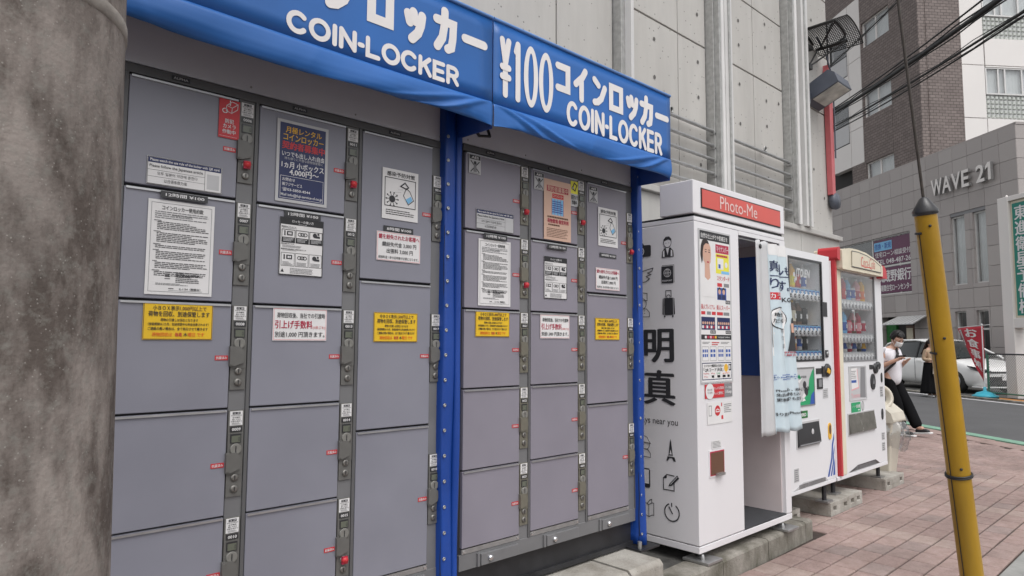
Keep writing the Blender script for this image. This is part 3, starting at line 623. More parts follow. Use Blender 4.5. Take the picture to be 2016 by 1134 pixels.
def locker(name,label,X0,X1,colx,cfgs,dz,doork,ctlk,cab0):
    t=thing(name,label,'coin locker',((X0+X1)/2,LY,.12),group='coin locker banks')
    b=MB(); b.box(X0,X1,LY+.012,LY+.6,.46+dz,2.262+dz,'locker_shadowgap'); b.build('cabinet',t)
    b=MB(); b.box(X0,X1,LY-.002,LY+.012,2.232+dz,2.262+dz,'locker_frame')
    for cx in colx: b.box(cx+.338+.058,cx+.338+.0705,LY-.004,LY+.012,.47+dz,2.232+dz,'locker_frame'); b.box(cx+.34,cx+.338+.058,LY+.002,LY+.012,.47+dz,2.232+dz,'plinth')
    b.build('frame',t,None,bevel=.0015)
    b=MB(); b.box(X0,X1,LY+.004,LY+.58,2.266+dz,2.86,'fascia')
    for x in [X0+.02]+[c+.37 for c in colx]: b.lathe([(.004,0),(.004,.002),(.0,.003)],(x+.01,LY+.004,2.285+dz),'steel',8,axis='y')
    b.build('fascia_panel',t,None,bevel=.002)
    b=MB(); b.box(X0,X1,LY-.001,LY+.58,.405+dz,.472+dz,'plinth'); b.build('plinth',t,None,bevel=.002)
    b=MB(); b.box(X0,X1,LY+.03,LY+.56,.29+dz*.3,.404+dz,'darksteel'); b.box(X0,X1,LY+.015,LY+.03,.285+dz*.3,.31+dz*.3,'darksteel'); b.build('base_frame',t)
    num=cab0
    dm={}
    for ci,cx in enumerate(colx):
        nrow=cfgs[ci]['rows']; edges=[2.230,1.880,1.528,1.177,.827,.480] if nrow==5 else [2.230,1.640,1.060,.480]
        b=MB(); b.box(cx+.0,cx+.34,LY-.003,LY+.012,.474+dz,.494+dz,'steel'); b.box(cx+.006,cx+.016,LY-.006,LY-.003,.480+dz,.489+dz,'chrome'); b.box(cx+.322,cx+.332,LY-.006,LY-.003,.480+dz,.489+dz,'chrome'); b.build('kick_strip',t)
        b=MB(); b.box(cx+.10,cx+.325,LY-.018,LY-.001,.412+dz,.462+dz,'plinth'); b.lathe([(.014,0),(.014,.006),(.009,.012),(.0,.013)],(cx+.15,LY-.018,.437+dz),'chrome',14,axis='y'); b.box(cx+.085,cx+.098,LY-.012,LY-.001,.408+dz,.466+dz,'plinth'); b.build('coin_box_lid',t,None,bevel=.002)
        for r_ in range(nrow):
            ht=edges[r_]-edges[r_+1]-.008; zt=edges[r_]-(.004 if r_==0 else .006)
            if r_==nrow-1: ht-=.016
            def dd(q,ht=ht):
                q.box(0,.337,-.004,.02,-ht,0,doork)
            key='door|%s|%d|%d|%d'%(doork,nrow,int(r_==0),int(r_==nrow-1))
            if key not in shared:
                q=MB(); dd(q); shared[key]=q.mesh('door')
            o=put('door',shared[key],t,T(cx,LY,zt+dz)); m_=o.modifiers.new('bevel','BEVEL'); m_.width=.0025; m_.segments=2
            put('door_rail',shared_part('door_rail',lambda q:(q.box(.004,.333,-.0095,-.0035,-.0075,-.001,'railmetal'))),o,T(cx,LY,zt+dz))
            uz=zt+dz-(0 if nrow==5 else .115); M=T(cx+.3375,LY,uz)
            u=put('control_unit',shared_part('control_unit|'+ctlk,d_unit(ctlk)),t,M)
            put('caution_sticker',shared_part('caution_sticker',d_sticker),u,M)
            q=MB(); q.box(.010,.049,-.0065,-.004,-.074,-.057,'plasticdark'); q.text('%04d'%num,.015,.044,-.071,-.061,-.0071,'paper',.02); q.build('number_plate',u,M); num+=1
            st=cfgs[ci]['keys'][r_]
            put('display',shared_part('display|'+('on' if st!='k' else 'off'),d_disp('lcd' if st!='k' else 'palegrey') if r_%2 else d_disp('lcd')),u,M)
            put('coin_knob',shared_part('coin_knob',d_knob),u,M); put('handle',shared_part('handle|'+ctlk,d_handle(ctlk)),u,M)
            if st=='k': put('red_key',shared_part('red_key',d_key),u,M)
            else: put('lock',shared_part('lock|a',d_lock(-.224)),u,M)
            put('lock',shared_part('lock|b',d_lock(-.261)),u,M)
            put('antibacterial_sticker',shared_part('antibacterial_sticker',lambda q:(q.box(0,.042,-.0012,0,0,.0155,'red'),q.text('抗菌済み',.003,.039,.003,.0125,-.0018,'white',.02))),t,T(cx+.289,LY-.0045,uz-.187))
            if r_==0: 
                q=MB(); q.box(cx+.12,cx+.175,LY-.0045,LY-.002,2.240+dz,2.254+dz,'plasticdark'); q.text('ALPHA',cx+.125,cx+.17,2.243+dz,2.251+dz,LY-.0052,'palegrey',.01); q.build('maker_plate',t)
    return t
C5=lambda k:dict(rows=5,keys=k); C3=lambda k:dict(rows=3,keys=k)
L1=locker('coin_locker_bank','grey-lavender coin locker bank at left with dark blue rental poster, beside the concrete pole',.05,1.742,[.112,.522,.933,1.344],[C5('lllll'),C5('kllll'),C5('kkllk'.replace('kk','kl')),C3('lll')],0.,'locker_door','control_grey',1)
L2=locker('coin_locker_bank','grey-mauve coin locker bank at right with faded pink poster, beside the photo booth',1.852,3.093,[1.864,2.276,2.689],[C5('kklll'),C5('kllll'),C3('kll')],.02,'locker_door_b','control_b',19)
YN=LY-.0045
notice(L1,'camera_warning_sticker',.792,.861,2.083,2.217,'red',f_camred,YN)
notice(L1,'rules_notice',.581,.810,1.889,1.978,'paper',f_english,YN)
notice(L1,'price_plate',.622,.765,1.849,1.871,'plasticdark',f_price('12時間 ¥100'),YN-.008)
notice(L1,'terms_sheet',.590,.791,1.543,1.843,'paper',f_terms,YN)
notice(L1,'yellow_notice',.590,.798,1.402,1.517,'yellow',f_yellow('小','1,000'),YN)
notice(L1,'rental_poster',.995,1.194,1.896,2.195,'palegrey',f_dark,YN)
notice(L1,'price_plate',1.031,1.172,1.843,1.866,'plasticdark',f_price('12時間 ¥100'),YN)
notice(L1,'instruction_sheet',1.016,1.184,1.634,1.842,'paper',f_howto,YN)
notice(L1,'fee_notice',1.002,1.207,1.401,1.516,'paper',f_pink,YN)
notice(L1,'hygiene_sheet',1.434,1.607,1.891,2.097,'paper',f_spray,YN)
notice(L1,'price_plate',1.444,1.586,1.838,1.862,'plasticdark',f_price('8時間 ¥100'),YN)
notice(L1,'lost_key_notice',1.413,1.622,1.721,1.837,'paper',f_lost,YN)
notice(L1,'yellow_notice',1.408,1.614,1.398,1.514,'yellow',f_yellow('中','1,500'),YN)
for x,z in ((1.880,2.153),(2.292,2.146),(2.704,2.142)): notice(L2,'camera_area_sticker',x,x+.069,z,z+.086,'palegrey',f_aes,YN)
notice(L2,'rules_notice',1.925,2.155,1.908,1.998,'palegrey',f_english,YN)
notice(L2,'price_plate',1.965,2.107,1.866,1.890,'plasticdark',f_price('12時間 ¥100'),YN-.008)
notice(L2,'terms_sheet',1.940,2.136,1.562,1.864,'paper',f_terms,YN)
notice(L2,'yellow_notice',1.926,2.131,1.423,1.539,'yellow',f_yellow('小','1,000'),YN)
notice(L2,'faded_poster',2.358,2.556,1.907,2.211,'fadedpaper',f_faded,YN-.002)
notice(L2,'camera_warning_sticker',2.5575,2.612,2.099,2.231,'palegrey',f_camyel,YN)
notice(L2,'price_plate',2.378,2.518,1.860,1.883,'plasticdark',f_price('12時間 ¥100'),YN-.008)
notice(L2,'instruction_sheet',2.361,2.527,1.614,1.822,'paper',f_howto,YN)
notice(L2,'fee_notice',2.335,2.545,1.418,1.534,'paper',f_pink,YN)
notice(L2,'hygiene_sheet',2.777,2.944,1.917,2.126,'paper',f_spray,YN)
notice(L2,'price_plate',2.789,2.930,1.856,1.879,'plasticdark',f_price('8時間 ¥100'),YN)
notice(L2,'lost_key_notice',2.755,2.957,1.681,1.797,'paper',f_lost,YN)
notice(L2,'yellow_notice',2.748,2.953,1.413,1.529,'yellow',f_yellow('中','1,500'),YN)
# concrete slabs under the lockers
def slabblock(label,x0,x1,y0,y1,z0,z1,k='blockstone',ch=.02,grp='concrete slabs under the lockers'):
    q=MB(); q.prismx([(y0,z0),(y0,z1-ch),(y0+ch,z1),(y1,z1),(y1,z0)],x0,x1,k); o=q.build('concrete_slab_block',None,None,bevel=.006); tag(o,label,'concrete block',grp)
slabblock('upper concrete slab under the locker corner, nearest the photo booth',2.755,3.02,2.075,2.85,.195,.283)
slabblock('lower concrete slab of the pair nearest the photo booth',2.76,3.035,2.10,2.88,.109,.193)
slabblock('pale concrete slab under the coin lockers, second from the booth',2.39,2.742,2.075,2.85,.185,.279)
slabblock('lower slab of the second pair from the booth, mostly covered',2.40,2.74,2.10,2.88,.109,.183)
slabblock('long concrete slab under the left coin locker bank',.1,2.2,2.12,2.85,.109,.279)
# ================================================================ AWNINGS WITH LETTERING
AY=2.05
GL={'C':[(arc(.52,.5,.52,.5,44,316,18),0)],'O':[(arc(.5,.5,.5,.5,0,360,24)[:-1],1)],'I':[([(.5,0),(.5,1)],0)],'N':[([(.02,0),(.02,1)],0),([(.02,1),(.98,0)],0),([(.98,0),(.98,1)],0)],'-':[([(.05,.45),(.95,.45)],0)],
 'L':[([(.02,1),(.02,0),(.95,0)],0)],'K':[([(.02,0),(.02,1)],0),([(.92,1),(.1,.45)],0),([(.4,.62),(.98,0)],0)],'E':[([(.94,1),(.02,1),(.02,0),(.94,0)],0),([(.05,.5),(.84,.5)],0)],
 'R':[([(.02,0),(.02,1)],0),([(.03,1),(.55,1)]+arc(.55,.73,.42,.27,80,-80,8)+[(.55,.46),(.05,.46)],0),([(.5,.46),(.98,0)],0)],
 'コ':[([(.04,.94),(.9,.94),(.9,.06),(.04,.06)],0)],'イ':[([(.92,1),(.65,.76),(.05,.46)],0),([(.56,.62),(.56,0)],0)],'ン':[([(.1,.93),(.42,.76)],0),([(.1,.06),(.35,.1),(.65,.28),(.94,.72)],0)],
 'ロ':[([(.08,.06),(.92,.06),(.92,.94),(.08,.94)],1)],'ッ':[([(.08,.86),(.2,.58)],0),([(.42,.97),(.53,.66)],0),([(.95,.93),(.88,.6),(.7,.28),(.34,.02)],0)],
 'カ':[([(.04,.73),(.93,.73),(.90,.34),(.83,.10),(.64,.03)],0),([(.46,1),(.44,.62),(.34,.28),(.08,.02)],0)],'ー':[([(.03,.5),(.97,.5)],0)],
 '¥':[([(.14,1),(.5,.58),(.5,0)],0),([(.86,1),(.52,.6)],0),([(.14,.50),(.86,.50)],0),([(.14,.32),(.86,.32)],0)],'1':[([(.15,.84),(.7,.98)],0),([(.7,.98),(.7,0)],0)],'0':[(arc(.5,.5,.5,.5,0,360,28)[:-1],1)]}
def word(par,chars,w_,y,k='sign_white',wz=None):
    for n_,(c,x0,x1,z0,z1) in enumerate(chars):
        h=w_/2; q=MB()
        for i,(pts,cl) in enumerate(GL[c]):
            P=[(x0+h+p[0]*(x1-x0-2*h),z0+h+p[1]*(z1-z0-2*h)) for p in pts]
            if c=='I': P=[((x0+x1)/2,p[1]) for p in P]
            q.stroke(P,w_,y-.0006*i,k,True,bool(cl))
        q.build('letter',par)
def latin(s,x0,x1,z0,z1):
    wd={'I':.34,'-':.4,'N':.95,'O':1.08,'C':1.02}; tot=sum(wd.get(c,.86) for c in s)+.03*(len(s)-1); u=(x1-x0)/tot; o=[]; x=x0
    for c in s: a=wd.get(c,.86)*u; o.append((c,x,x+a,z0,z1)); x+=a+.03*u
    return o
def awning(label,X0,X1,seed):
    t=thing('awning',label,'awning',((X0+X1)/2,AY,2.28),group='blue coin locker awnings')
    rn=random.Random(seed); ph=rn.uniform(0,6)
    fold=lambda x:2.392+.006*math.sin(3*x+ph)
    q=MB(); q.grid(lambda u,v:(X0+(X1-X0)*u,AY+.0006*math.sin(9*u+5*v+ph),fold(X0+(X1-X0)*u)*(1-v)+2.75*v),30,6,'tarp'); q.build('face',t,None,solid=.003)
    prof=[(0,0),(-.009,-.010),(-.012,-.03),(-.013,-.055),(-.009,-.076),(-.002,-.090),(.006,-.094)]
    def hem(u,v):
        x=X0+(X1-X0)*u; f=v*(len(prof)-1); i=min(int(f),len(prof)-2); a=f-i; dy=prof[i][0]*(1-a)+prof[i+1][0]*a; dz=prof[i][1]*(1-a)+prof[i+1][1]*a
        e=min(u,1-u)*(X1-X0); pinch=math.exp(-e/.07)
        wob=.010*math.sin(2.6*x+ph)*v+.006*math.sin(7.1*x+1.3*ph+2*v)*v+.004*math.sin(17*x+4*v)*v
        ridge=.014*math.exp(-((e-.30*v-.01)/.022)**2)*math.sin(3.1*v)**.7+.009*math.exp(-((e-.55*v-.03)/.03)**2)*math.sin(3.1*v)-.008*math.exp(-((e-.42*v-.02)/.03)**2)*v+.003*math.exp(-((math.sin(5.3*x+ph)+.4*v)/.10)**2)*v
        return (x,AY+dy*(1-.5*pinch)+wob-ridge,fold(x)+dz*(1+.12*pinch)+.008*math.sin(4.5*x+ph)*v)
    q=MB(); q.grid(lambda u,v:hem(u,1-v),220,18,'tarp'); q.build('hem',t,None,solid=.003)
    q=MB(); q.grid(lambda u,v:(X0+(X1-X0)*u,AY+.86*(1-v),2.98-.23*v),8,4,'tarp'); q.build('roof_sheet',t,None,solid=.003)
    q=MB(); q.tube([(X0,AY-.002,2.752),(X1,AY-.002,2.752)],.008,'tarp_edge',8); q.build('top_edge',t)
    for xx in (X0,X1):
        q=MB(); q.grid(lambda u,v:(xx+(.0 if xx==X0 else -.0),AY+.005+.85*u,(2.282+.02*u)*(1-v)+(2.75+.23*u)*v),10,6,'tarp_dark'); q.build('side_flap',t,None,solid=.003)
    q=MB(); q.tube([(X0+.01,AY+.03,2.40),(X1-.01,AY+.03,2.40)],.014,'steel',8); q.tube([(X0+.01,AY+.03,2.73),(X1-.01,AY+.03,2.73)],.014,'steel',8); q.build('frame_bar',t)
    return t
A1=awning('blue awning over the left lockers, lettered COIN-LOCKER without a price in view',-.9,1.799,1)
A2=awning('blue awning over the right lockers, lettered with ¥100 and COIN-LOCKER',1.806,3.102,2)
q=MB(); yl=AY-.0038
word(A1,[('コ',.70,.83,2.53,2.70),('イ',.86,.99,2.525,2.715),('ン',1.03,1.16,2.525,2.70),('ロ',1.195,1.322,2.53,2.695),('ッ',1.352,1.462,2.513,2.66),('カ',1.488,1.616,2.522,2.71),('ー',1.63,1.774,2.588,2.645)],.036,yl)
word(A1,[('¥',.02,.16,2.42,2.70),('1',.19,.27,2.42,2.70),('0',.30,.45,2.42,2.70),('0',.48,.63,2.42,2.70)],.04,yl)
word(A1,latin('COIN-LOCKER',.906,1.622,2.405,2.484),.0175,yl)
q=MB()
word(A2,[('¥',1.832,1.912,2.428,2.692),('1',1.918,1.965,2.426,2.700)],.029,yl)
for x0,x1 in ((1.981,2.069),(2.074,2.167)):
    q=MB(); o=arc((x0+x1)/2,2.561,(x1-x0)/2,.138,0,360,32)[:-1]; i_=arc((x0+x1)/2,2.561,(x1-x0)/2-.027,.106,0,360,32)[:-1]; n=32
    q.add([(x,yl,z) for x,z in o]+[(x,yl,z) for x,z in i_],[(j,(j+1)%n,n+(j+1)%n,n+j) for j in range(n)],'sign_white'); q.build('letter',A2)
word(A2,[('コ',2.178,2.29,2.538,2.688),('イ',2.30,2.412,2.529,2.703),('ン',2.432,2.556,2.533,2.695),('ロ',2.56,2.688,2.538,2.692),('ッ',2.697,2.812,2.53,2.672),('カ',2.815,2.946,2.528,2.698),('ー',2.953,3.088,2.592,2.634)],.033,yl)
word(A2,latin('COIN-LOCKER',2.256,3.018,2.400,2.520),.022,yl)
# laced tarpaulin covers on the awning posts
def cover(label,X0,X1,z0,z1,two):
    t=thing('post_cover',label,'tarpaulin',((X0+X1)/2,LY,z0),group='laced blue post covers')
    w_=X1-X0
    prof=[(0,.06),(0,-.022),(.03,-.034),(.45,-.036),(.60,-.03),(.66,-.008),(.70,-.03),(.86,-.042),(.98,-.03),(1,.06)] if two else [(0,.06),(0,-.02),(.06,-.036),(.5,-.044),(.92,-.036),(1,-.02),(1,.06)]
    def fn(u,v):
        f=u*(len(prof)-1); i=min(int(f),len(prof)-2); a=f-i; x=X0+w_*(prof[i][0]*(1-a)+prof[i+1][0]*a); y=LY+prof[i][1]*(1-a)+prof[i+1][1]*a
        k=math.exp(-v*9); return (x+.003*math.sin(11*v+3*u)+k*.006*math.sin(7*u),y+.003*math.sin(17*v+6*u)-k*.01*math.sin(9*u+2),z0+(z1-z0)*v)
    q=MB(); q.grid(fn,(len(prof)-1)*3,40,'tarp_dark'); q.build('sheet',t,None,solid=.002)
    q=MB(); q.tube([((X0+X1)/2,LY+.02,z0-.0),((X0+X1)/2,LY+.02,z1)],.022,'steel',8); q.build('post',t)
    e=MB(); e.lathe([(.003,0),(.0075,0),(.0075,.003),(.0045,.0035),(.003,.001)],(0,0,0),'steel',12,axis='y'); em=e.mesh('eyelet'); z=z0+.06; i=0
    while z<z1-.08:
        u_=.0; put('eyelet',em,t,T(X0+.012+.003*math.sin(11*(z-z0)/(z1-z0)),LY-.0375,z)); z+=.104
    q=MB(); q.tube([(X0+.004,LY-.03+.004*(i%2),z0+.05+i*.104) for i in range(int((z1-z0-.1)/.104)+1)],.002,'cable',4); q.build('lacing_cord',t)
    return t
cover('dark blue laced tarpaulin strip between the two locker banks',1.728,1.824,.14,2.44,True)
pc=cover('bright blue laced tarpaulin strip at the right end of the lockers, beside the booth',3.084,3.134,.30,2.44,False)
q=MB(); q.box(3.03,3.2,2.22,2.42,.284,.293,'darksteel'); q.tube([(3.06,2.25,.293),(3.06,2.25,.33)],.012,'steel',8); q.build('foot_plate',pc)
q=MB(); q.tube([(1.80,2.22,2.42),(1.81,2.2,2.34),(1.86,2.2,2.295),(1.93,2.21,2.31),(1.95,2.25,2.36)],.007,'cable',6); o=q.build('hanging_cable'); tag(o,'black cable loop hanging under the awning seam','cable')
# ================================================================ PHOTO BOOTH
BY=2.18; bx0,bx1=3.54,4.741
bo=thing('photo_booth','white photo booth with red sign and printed curtain, right of the coin lockers','photo booth',(4.14,2.55,.12))
k='booth_white'
q=MB(); q.box(bx0,4.07,BY,2.93,.222,2.134,k); q.build('machine_cabinet',bo,None,bevel=.004)
q=MB(); q.box(bx0,bx1,BY,2.93,.178,.2165,k); q.build('base',bo,None,bevel=.003)
q=MB(); q.box(4.66,bx1,BY,2.93,.222,2.134,k); q.build('right_wall',bo,None,bevel=.004)
q=MB(); q.box(4.072,4.658,2.88,2.93,.222,2.134,'booth_inner'); q.build('back_wall',bo)
q=MB(); q.box(4.072,4.658,BY,2.875,2.108,2.134,k); q.build('lintel',bo)
q=MB(); q.box(bx0+.002,bx1-.002,BY+.002,2.93,2.137,2.164,k); q.build('roof',bo,None,bevel=.003)
q=MB(); q.box(bx0+.02,bx1-.02,BY+.012,2.88,2.165,2.181,'locker_shadowgap'); q.build('shadow_gap',bo)
q=MB(); q.box(bx0-.006,bx1,BY,2.42,2.182,2.387,k); q.build('sign_box',bo,None,bevel=.006)
sg=MB(); sg.box(3.617,4.673,BY-.004,BY+.001,2.222,2.347,'darksteel'); sg.box(3.626,4.664,BY-.007,BY-.003,2.230,2.339,'signred'); sgo=sg.build('sign_panel',bo)
q=MB(); q.text('Photo-Me',3.832,4.318,2.243,2.325,BY-.009,'palepink',.0,4); q.build('lettering',sgo)
q=MB(); q.box(4.072,4.658,BY+.002,2.878,.2168,.226,'rubber'); q.build('floor_mat',bo)
q=MB(); q.box(4.648,4.659,BY+.03,2.875,.227,2.107,'booth_inner'); q.build('inner_panel',bo)
q=MB(); q.box(4.640,4.6475,BY+.09,2.87,1.165,2.03,'inkblue'); q.build('backdrop',bo)
q=MB(); q.lathe([(.0,.0),(.15,.0),(.15,.01),(.025,.02),(.025,.36),(.15,.38),(.16,.42),(.0,.43)],(4.33,2.58,.227),'darksteel',20); q.build('stool',bo)
def disp_booth(q):
    q.box(3.655,3.832,BY-.005,BY-.0005,.598,.757,'booth_white')
q=MB(); disp_booth(q); q.box(3.663,3.825,BY-.0065,BY-.005,.606,.749,'crimson'); q.box(3.67,3.818,BY-.0075,BY-.0062,.612,.742,'brown'); q.box(3.72,3.8,BY-.028,BY-.007,.604,.618,'steel'); q.build('photo_slot',bo)
# printed panel on the front
def f_poster(n):
    n.r(0,1,.94,1,'darksteel'); n.t('自然な仕上がりや肌補正を',.05,.93,.952,.985,'paper',.015)
    n.r(0,1,.0,.94,'paper')
    # portrait
    n.p([(.15,.66),(.34,.66),(.31,.80),(.16,.80)],'skin',2); n.p([(.06,.56),(.46,.56),(.46,.64),(.34,.69),(.25,.67),(.15,.69),(.03,.64)],'paper',4)
    
    n.p([(.08+.0,.86),(.12,.80),(.2,.765),(.29,.765),(.345,.795),(.365,.85),(.35,.895),(.3,.92),(.2,.925),(.12,.905)],'skin',5)
    n.p([(.02,.84),(.04,.9),(.09,.937),(.19,.945),(.27,.935),(.3,.915),(.2,.918),(.13,.90),(.095,.86),(.09,.80),(.06,.78)],'hairbrown',8)
    for x in (.19,.3): n.r(x-.025,x+.025,.857,.863,'ink',10); n.r(x-.03,x+.03,.873,.877,'hairbrown',10)
    n.r(.225,.29,.788,.797,'crimson',10); n.p([(.25,.85),(.275,.82),(.245,.82)],'skin',7)
    n.r(.52,.97,.865,.925,'crimson',1); n.t('マイナンバー',.55,.95,.875,.915,'white',.02); n.r(.52,.97,.725,.862,'lemon',1); n.r(.58,.78,.755,.83,'paper',2); n.r(.61,.68,.762,.79,'inkblue',3); n.d(.87,.79,.05,'paper',3); n.r(.7,.97,.725,.745,'sky_blue',3); n.l(.55,.95,.838,.856,1,'crimson',.8)
    n.t('スタンダード',.55,.97,.675,.71,'red',.01); n.r(.56,.72,.635,.66,'red',1); n.r(.78,.96,.635,.66,'greyink',1); n.r(.55,.86,.545,.628,'inkblue',1)
    for x in (.63,.77): n.d(x,.60,.045,'skin',3); n.r(x-.06,x+.06,.548,.58,'navy',2); n.d(x,.612,.05,'hairbrown',2)
    n.r(.83,.99,.52,.545,'plasticdark',2); n.t('¥1000',.85,.97,.524,.541,'paper')
    n.t('美人プレミアム',.02,.46,.475,.51,'red',.01); n.t('美人スーパー',.52,.97,.475,.51,'red',.01)
    for x in (.02,.2,.36): n.r(x,x+.13,.44,.462,'red' if x!=.2 else 'greyink',1)
    for x in (.53,.75): n.r(x,x+.2,.44,.462,'red' if x<.6 else 'greyink',1)
    for x0 in (.02,.53):
        n.r(x0,x0+.44,.34,.425,'navy',1)
        for i in range(6): n.d(x0+.05+i*.068,.385,.026,'skin',3); n.r(x0+.02+i*.068,x0+.075+i*.068,.35,.368,'crimson' if i%2 else 'paper',3)
        n.r(x0+.28,x0+.46,.315,.337,'plasticdark',2); n.t('¥1000',x0+.3,x0+.44,.319,.333,'paper')
    n.r(0,1,.275,.308,'darksteel',1)
    for i,c in enumerate(('paper','crimson','pink','red','gold')): n.r(.12+i*.08,.18+i*.08,.283,.3,c,3)
    n.t('6 Language Guidance',.54,.95,.284,.299,'paper')
    n.l(.04,.3,.245,.262,2,'greyink'); n.l(.34,.6,.235,.262,2,'red'); n.l(.64,.95,.245,.262,2,'greyink')
    for x,c in ((.03,3),(.28,2),(.54,3),(.79,2)):
        n.s([(x,.135),(x+.2,.135),(x+.2,.228),(x,.228)],.006,'greyink',True)
        for i in range(c):
            for j in range(2): n.r(x+.015+i*.18/c,x+.015+i*.18/c+.13/c,.185-.03*j+.005,.21-.03*j,'inkblue',1)
    n.s([(.025,.012),(.975,.012),(.975,.12),(.025,.12)],.014,'navy',True); n.t('スマホで簡単お支払い',.07,.72,.092,.111,'ink',.02); n.t('「QRコード決済」',.06,.7,.062,.088,'ink',.02); n.d(.8,.085,.07,'gold'); n.s([(.9,.07),(.96,.07),(.96,.105),(.9,.105)],.02,'ink',True)
    n.t('PayPay',.06,.24,.044,.056,'red'); n.t('dPay',.3,.42,.044,.056,'red'); n.t('LINE',.48,.6,.044,.056,'green'); n.t('au PAY',.68,.92,.044,.056,'orange'); n.t('Pay',.08,.2,.024,.036,'red'); n.r(.32,.4,.022,.038,'red'); n.r(.5,.6,.022,.038,'inkblue'); n.r(.68,.78,.022,.038,'sky_blue'); n.r(.84,.92,.022,.038,'navy')
po=notice(bo,'poster_panel',3.588,3.943,1.168,2.083,'darksteel',f_poster,BY+.001,thick=.002)
q=MB()
for a in ((3.578,3.588,1.158,2.093),(3.943,3.953,1.158,2.093),(3.588,3.943,2.083,2.093),(3.588,3.943,1.158,1.168)): q.box(a[0],a[1],BY-.006,BY-.0008,a[2],a[3],'palegrey')
q.build('poster_frame',bo)
def f_redst(n): n.r(.7,1,0,1,'greyink'); n.d(.17,.5,.15,'paper',2); n.t('高品質',.08,.26,.52,.68,'red'); n.t('対応機種',.08,.26,.32,.46,'red'); n.t('キレイな写真を',.32,.68,.58,.8,'white',.02); n.t('もっと便利に',.32,.66,.22,.44,'white',.02); n.t('データ機能',.74,.97,.6,.78,'white'); n.t('i-Keep',.74,.97,.2,.5,'white',.02)
notice(bo,'red_sticker',3.622,3.943,1.066,1.150,'red',f_redst,BY)
def f_use(n): n.d(.4,.6,.11,'red'); n.s([(.33,.62),(.4,.68),(.47,.62),(.47,.55),(.33,.55)],.02,'white',True,3); n.s([(.06,.4),(.16,.4),(.16,.85),(.06,.85)],.015,'greyink',True); n.r(.55,.59,.78,.95,'red'); n.r(.55,.63,.18,.36,'red'); n.l(.66,.97,.45,.9,5,'greyink',.4,2)
notice(bo,'usage_sticker',3.645,3.935,.910,1.040,'paper',f_use,BY)
notice(bo,'small_sticker',3.69,3.80,.762,.812,'paper',lambda n:n.l(.06,.94,.1,.92,5,'greyink',.4,3),BY)
# pictograms on the left side
q=MB(); c0=2.9
MSD=T(bx0,c0,0)@Matrix.Rotation(R(-90),4,'Z')
def fin(nm='pictogram'):
    global q
    if q.v: q.build(nm,bo,MSD)
    q=MB()
def PX(Y): return c0-Y
y_=-.003
def st(pts,w_=.0045,cl=False,lift=0): q.stroke([(PX(a),z) for a,z in pts],w_,y_-.0004*lift,'ink',closed=cl)
def pl(pts,kk='ink',lift=0): q.plate([(PX(a),z) for a,z in pts],y_-.0004*lift,kk)
def dc(a,z,r_,kk='ink',lift=0,rz=None): q.disc(PX(a),z,r_,y_-.0004*lift,kk,18,rz)
pl([(2.645,1.945),(2.497,1.945),(2.492,1.955),(2.492,2.012),(2.50,2.018),(2.545,2.02),(2.555,2.036),(2.595,2.036),(2.605,2.02),(2.645,2.02)]); q.ring(PX(2.572),1.98,.026,.005,y_-.0004,'booth_white'); q.ring(PX(2.572),1.98,.016,.004,y_-.0004,'booth_white')
fin()
# clerk in waistcoat
pl([(2.412,1.928),(2.324,1.928),(2.327,1.965),(2.345,1.985),(2.392,1.985),(2.409,1.965)]); pl([(2.38,1.985),(2.356,1.985),(2.368,1.94)],'booth_white',1); dc(2.368,2.018,.027,'booth_white',1,.03); q.ring(PX(2.368),2.018,.027,.004,y_-.0008,'ink',rz=.03); pl([(2.398,2.015),(2.396,2.04),(2.38,2.056),(2.355,2.056),(2.34,2.04),(2.338,2.015),(2.345,2.03),(2.362,2.038),(2.392,2.028)],'ink',3)
for a in (2.378,2.357): dc(a,2.016,.0025,'ink',4)
pl([(2.403,1.932),(2.39,1.932),(2.392,1.975),(2.402,1.965)],'booth_white',1); pl([(2.346,1.932),(2.333,1.932),(2.334,1.965),(2.344,1.975)],'booth_white',1)
fin()
# bird wing
st([(2.60,1.83),(2.55,1.855),(2.478,1.868),(2.488,1.848),(2.52,1.84),(2.494,1.828),(2.53,1.818),(2.505,1.802),(2.535,1.784),(2.565,1.782),(2.60,1.79)],.005)
fin()
# passport
pl([(2.415,1.768),(2.330,1.765),(2.330,1.872),(2.415,1.872)]); st([(2.324,1.77),(2.324,1.877),(2.41,1.877)],.003)
q.ring(PX(2.372),1.83,.025,.003,y_-.0006,'booth_white'); q.ring(PX(2.372),1.83,.011,.0025,y_-.0006,'booth_white',rz=.025); q.stroke([(PX(2.397),1.83),(PX(2.347),1.83)],.0025,y_-.0009,'booth_white'); q.stroke([(PX(2.372),1.855),(PX(2.372),1.805)],.0025,y_-.0012,'booth_white'); q.text('PASSPORT',PX(2.408),PX(2.338),1.777,1.787,y_-.0008,'booth_white',.01)
fin()
# chef
st([(2.60,1.665),(2.525,1.665),(2.525,1.71),(2.56,1.715),(2.60,1.71)],.004,True); q.ring(PX(2.562),1.645,.03,.004,y_-.0004,'ink',rz=.033); st([(2.60,1.562),(2.508,1.562),(2.508,1.59),(2.53,1.612),(2.60,1.612)],.004,True,2)
for a,z in ((2.545,1.6),(2.545,1.585),(2.56,1.6),(2.56,1.585)): dc(a,z,.003)
fin()
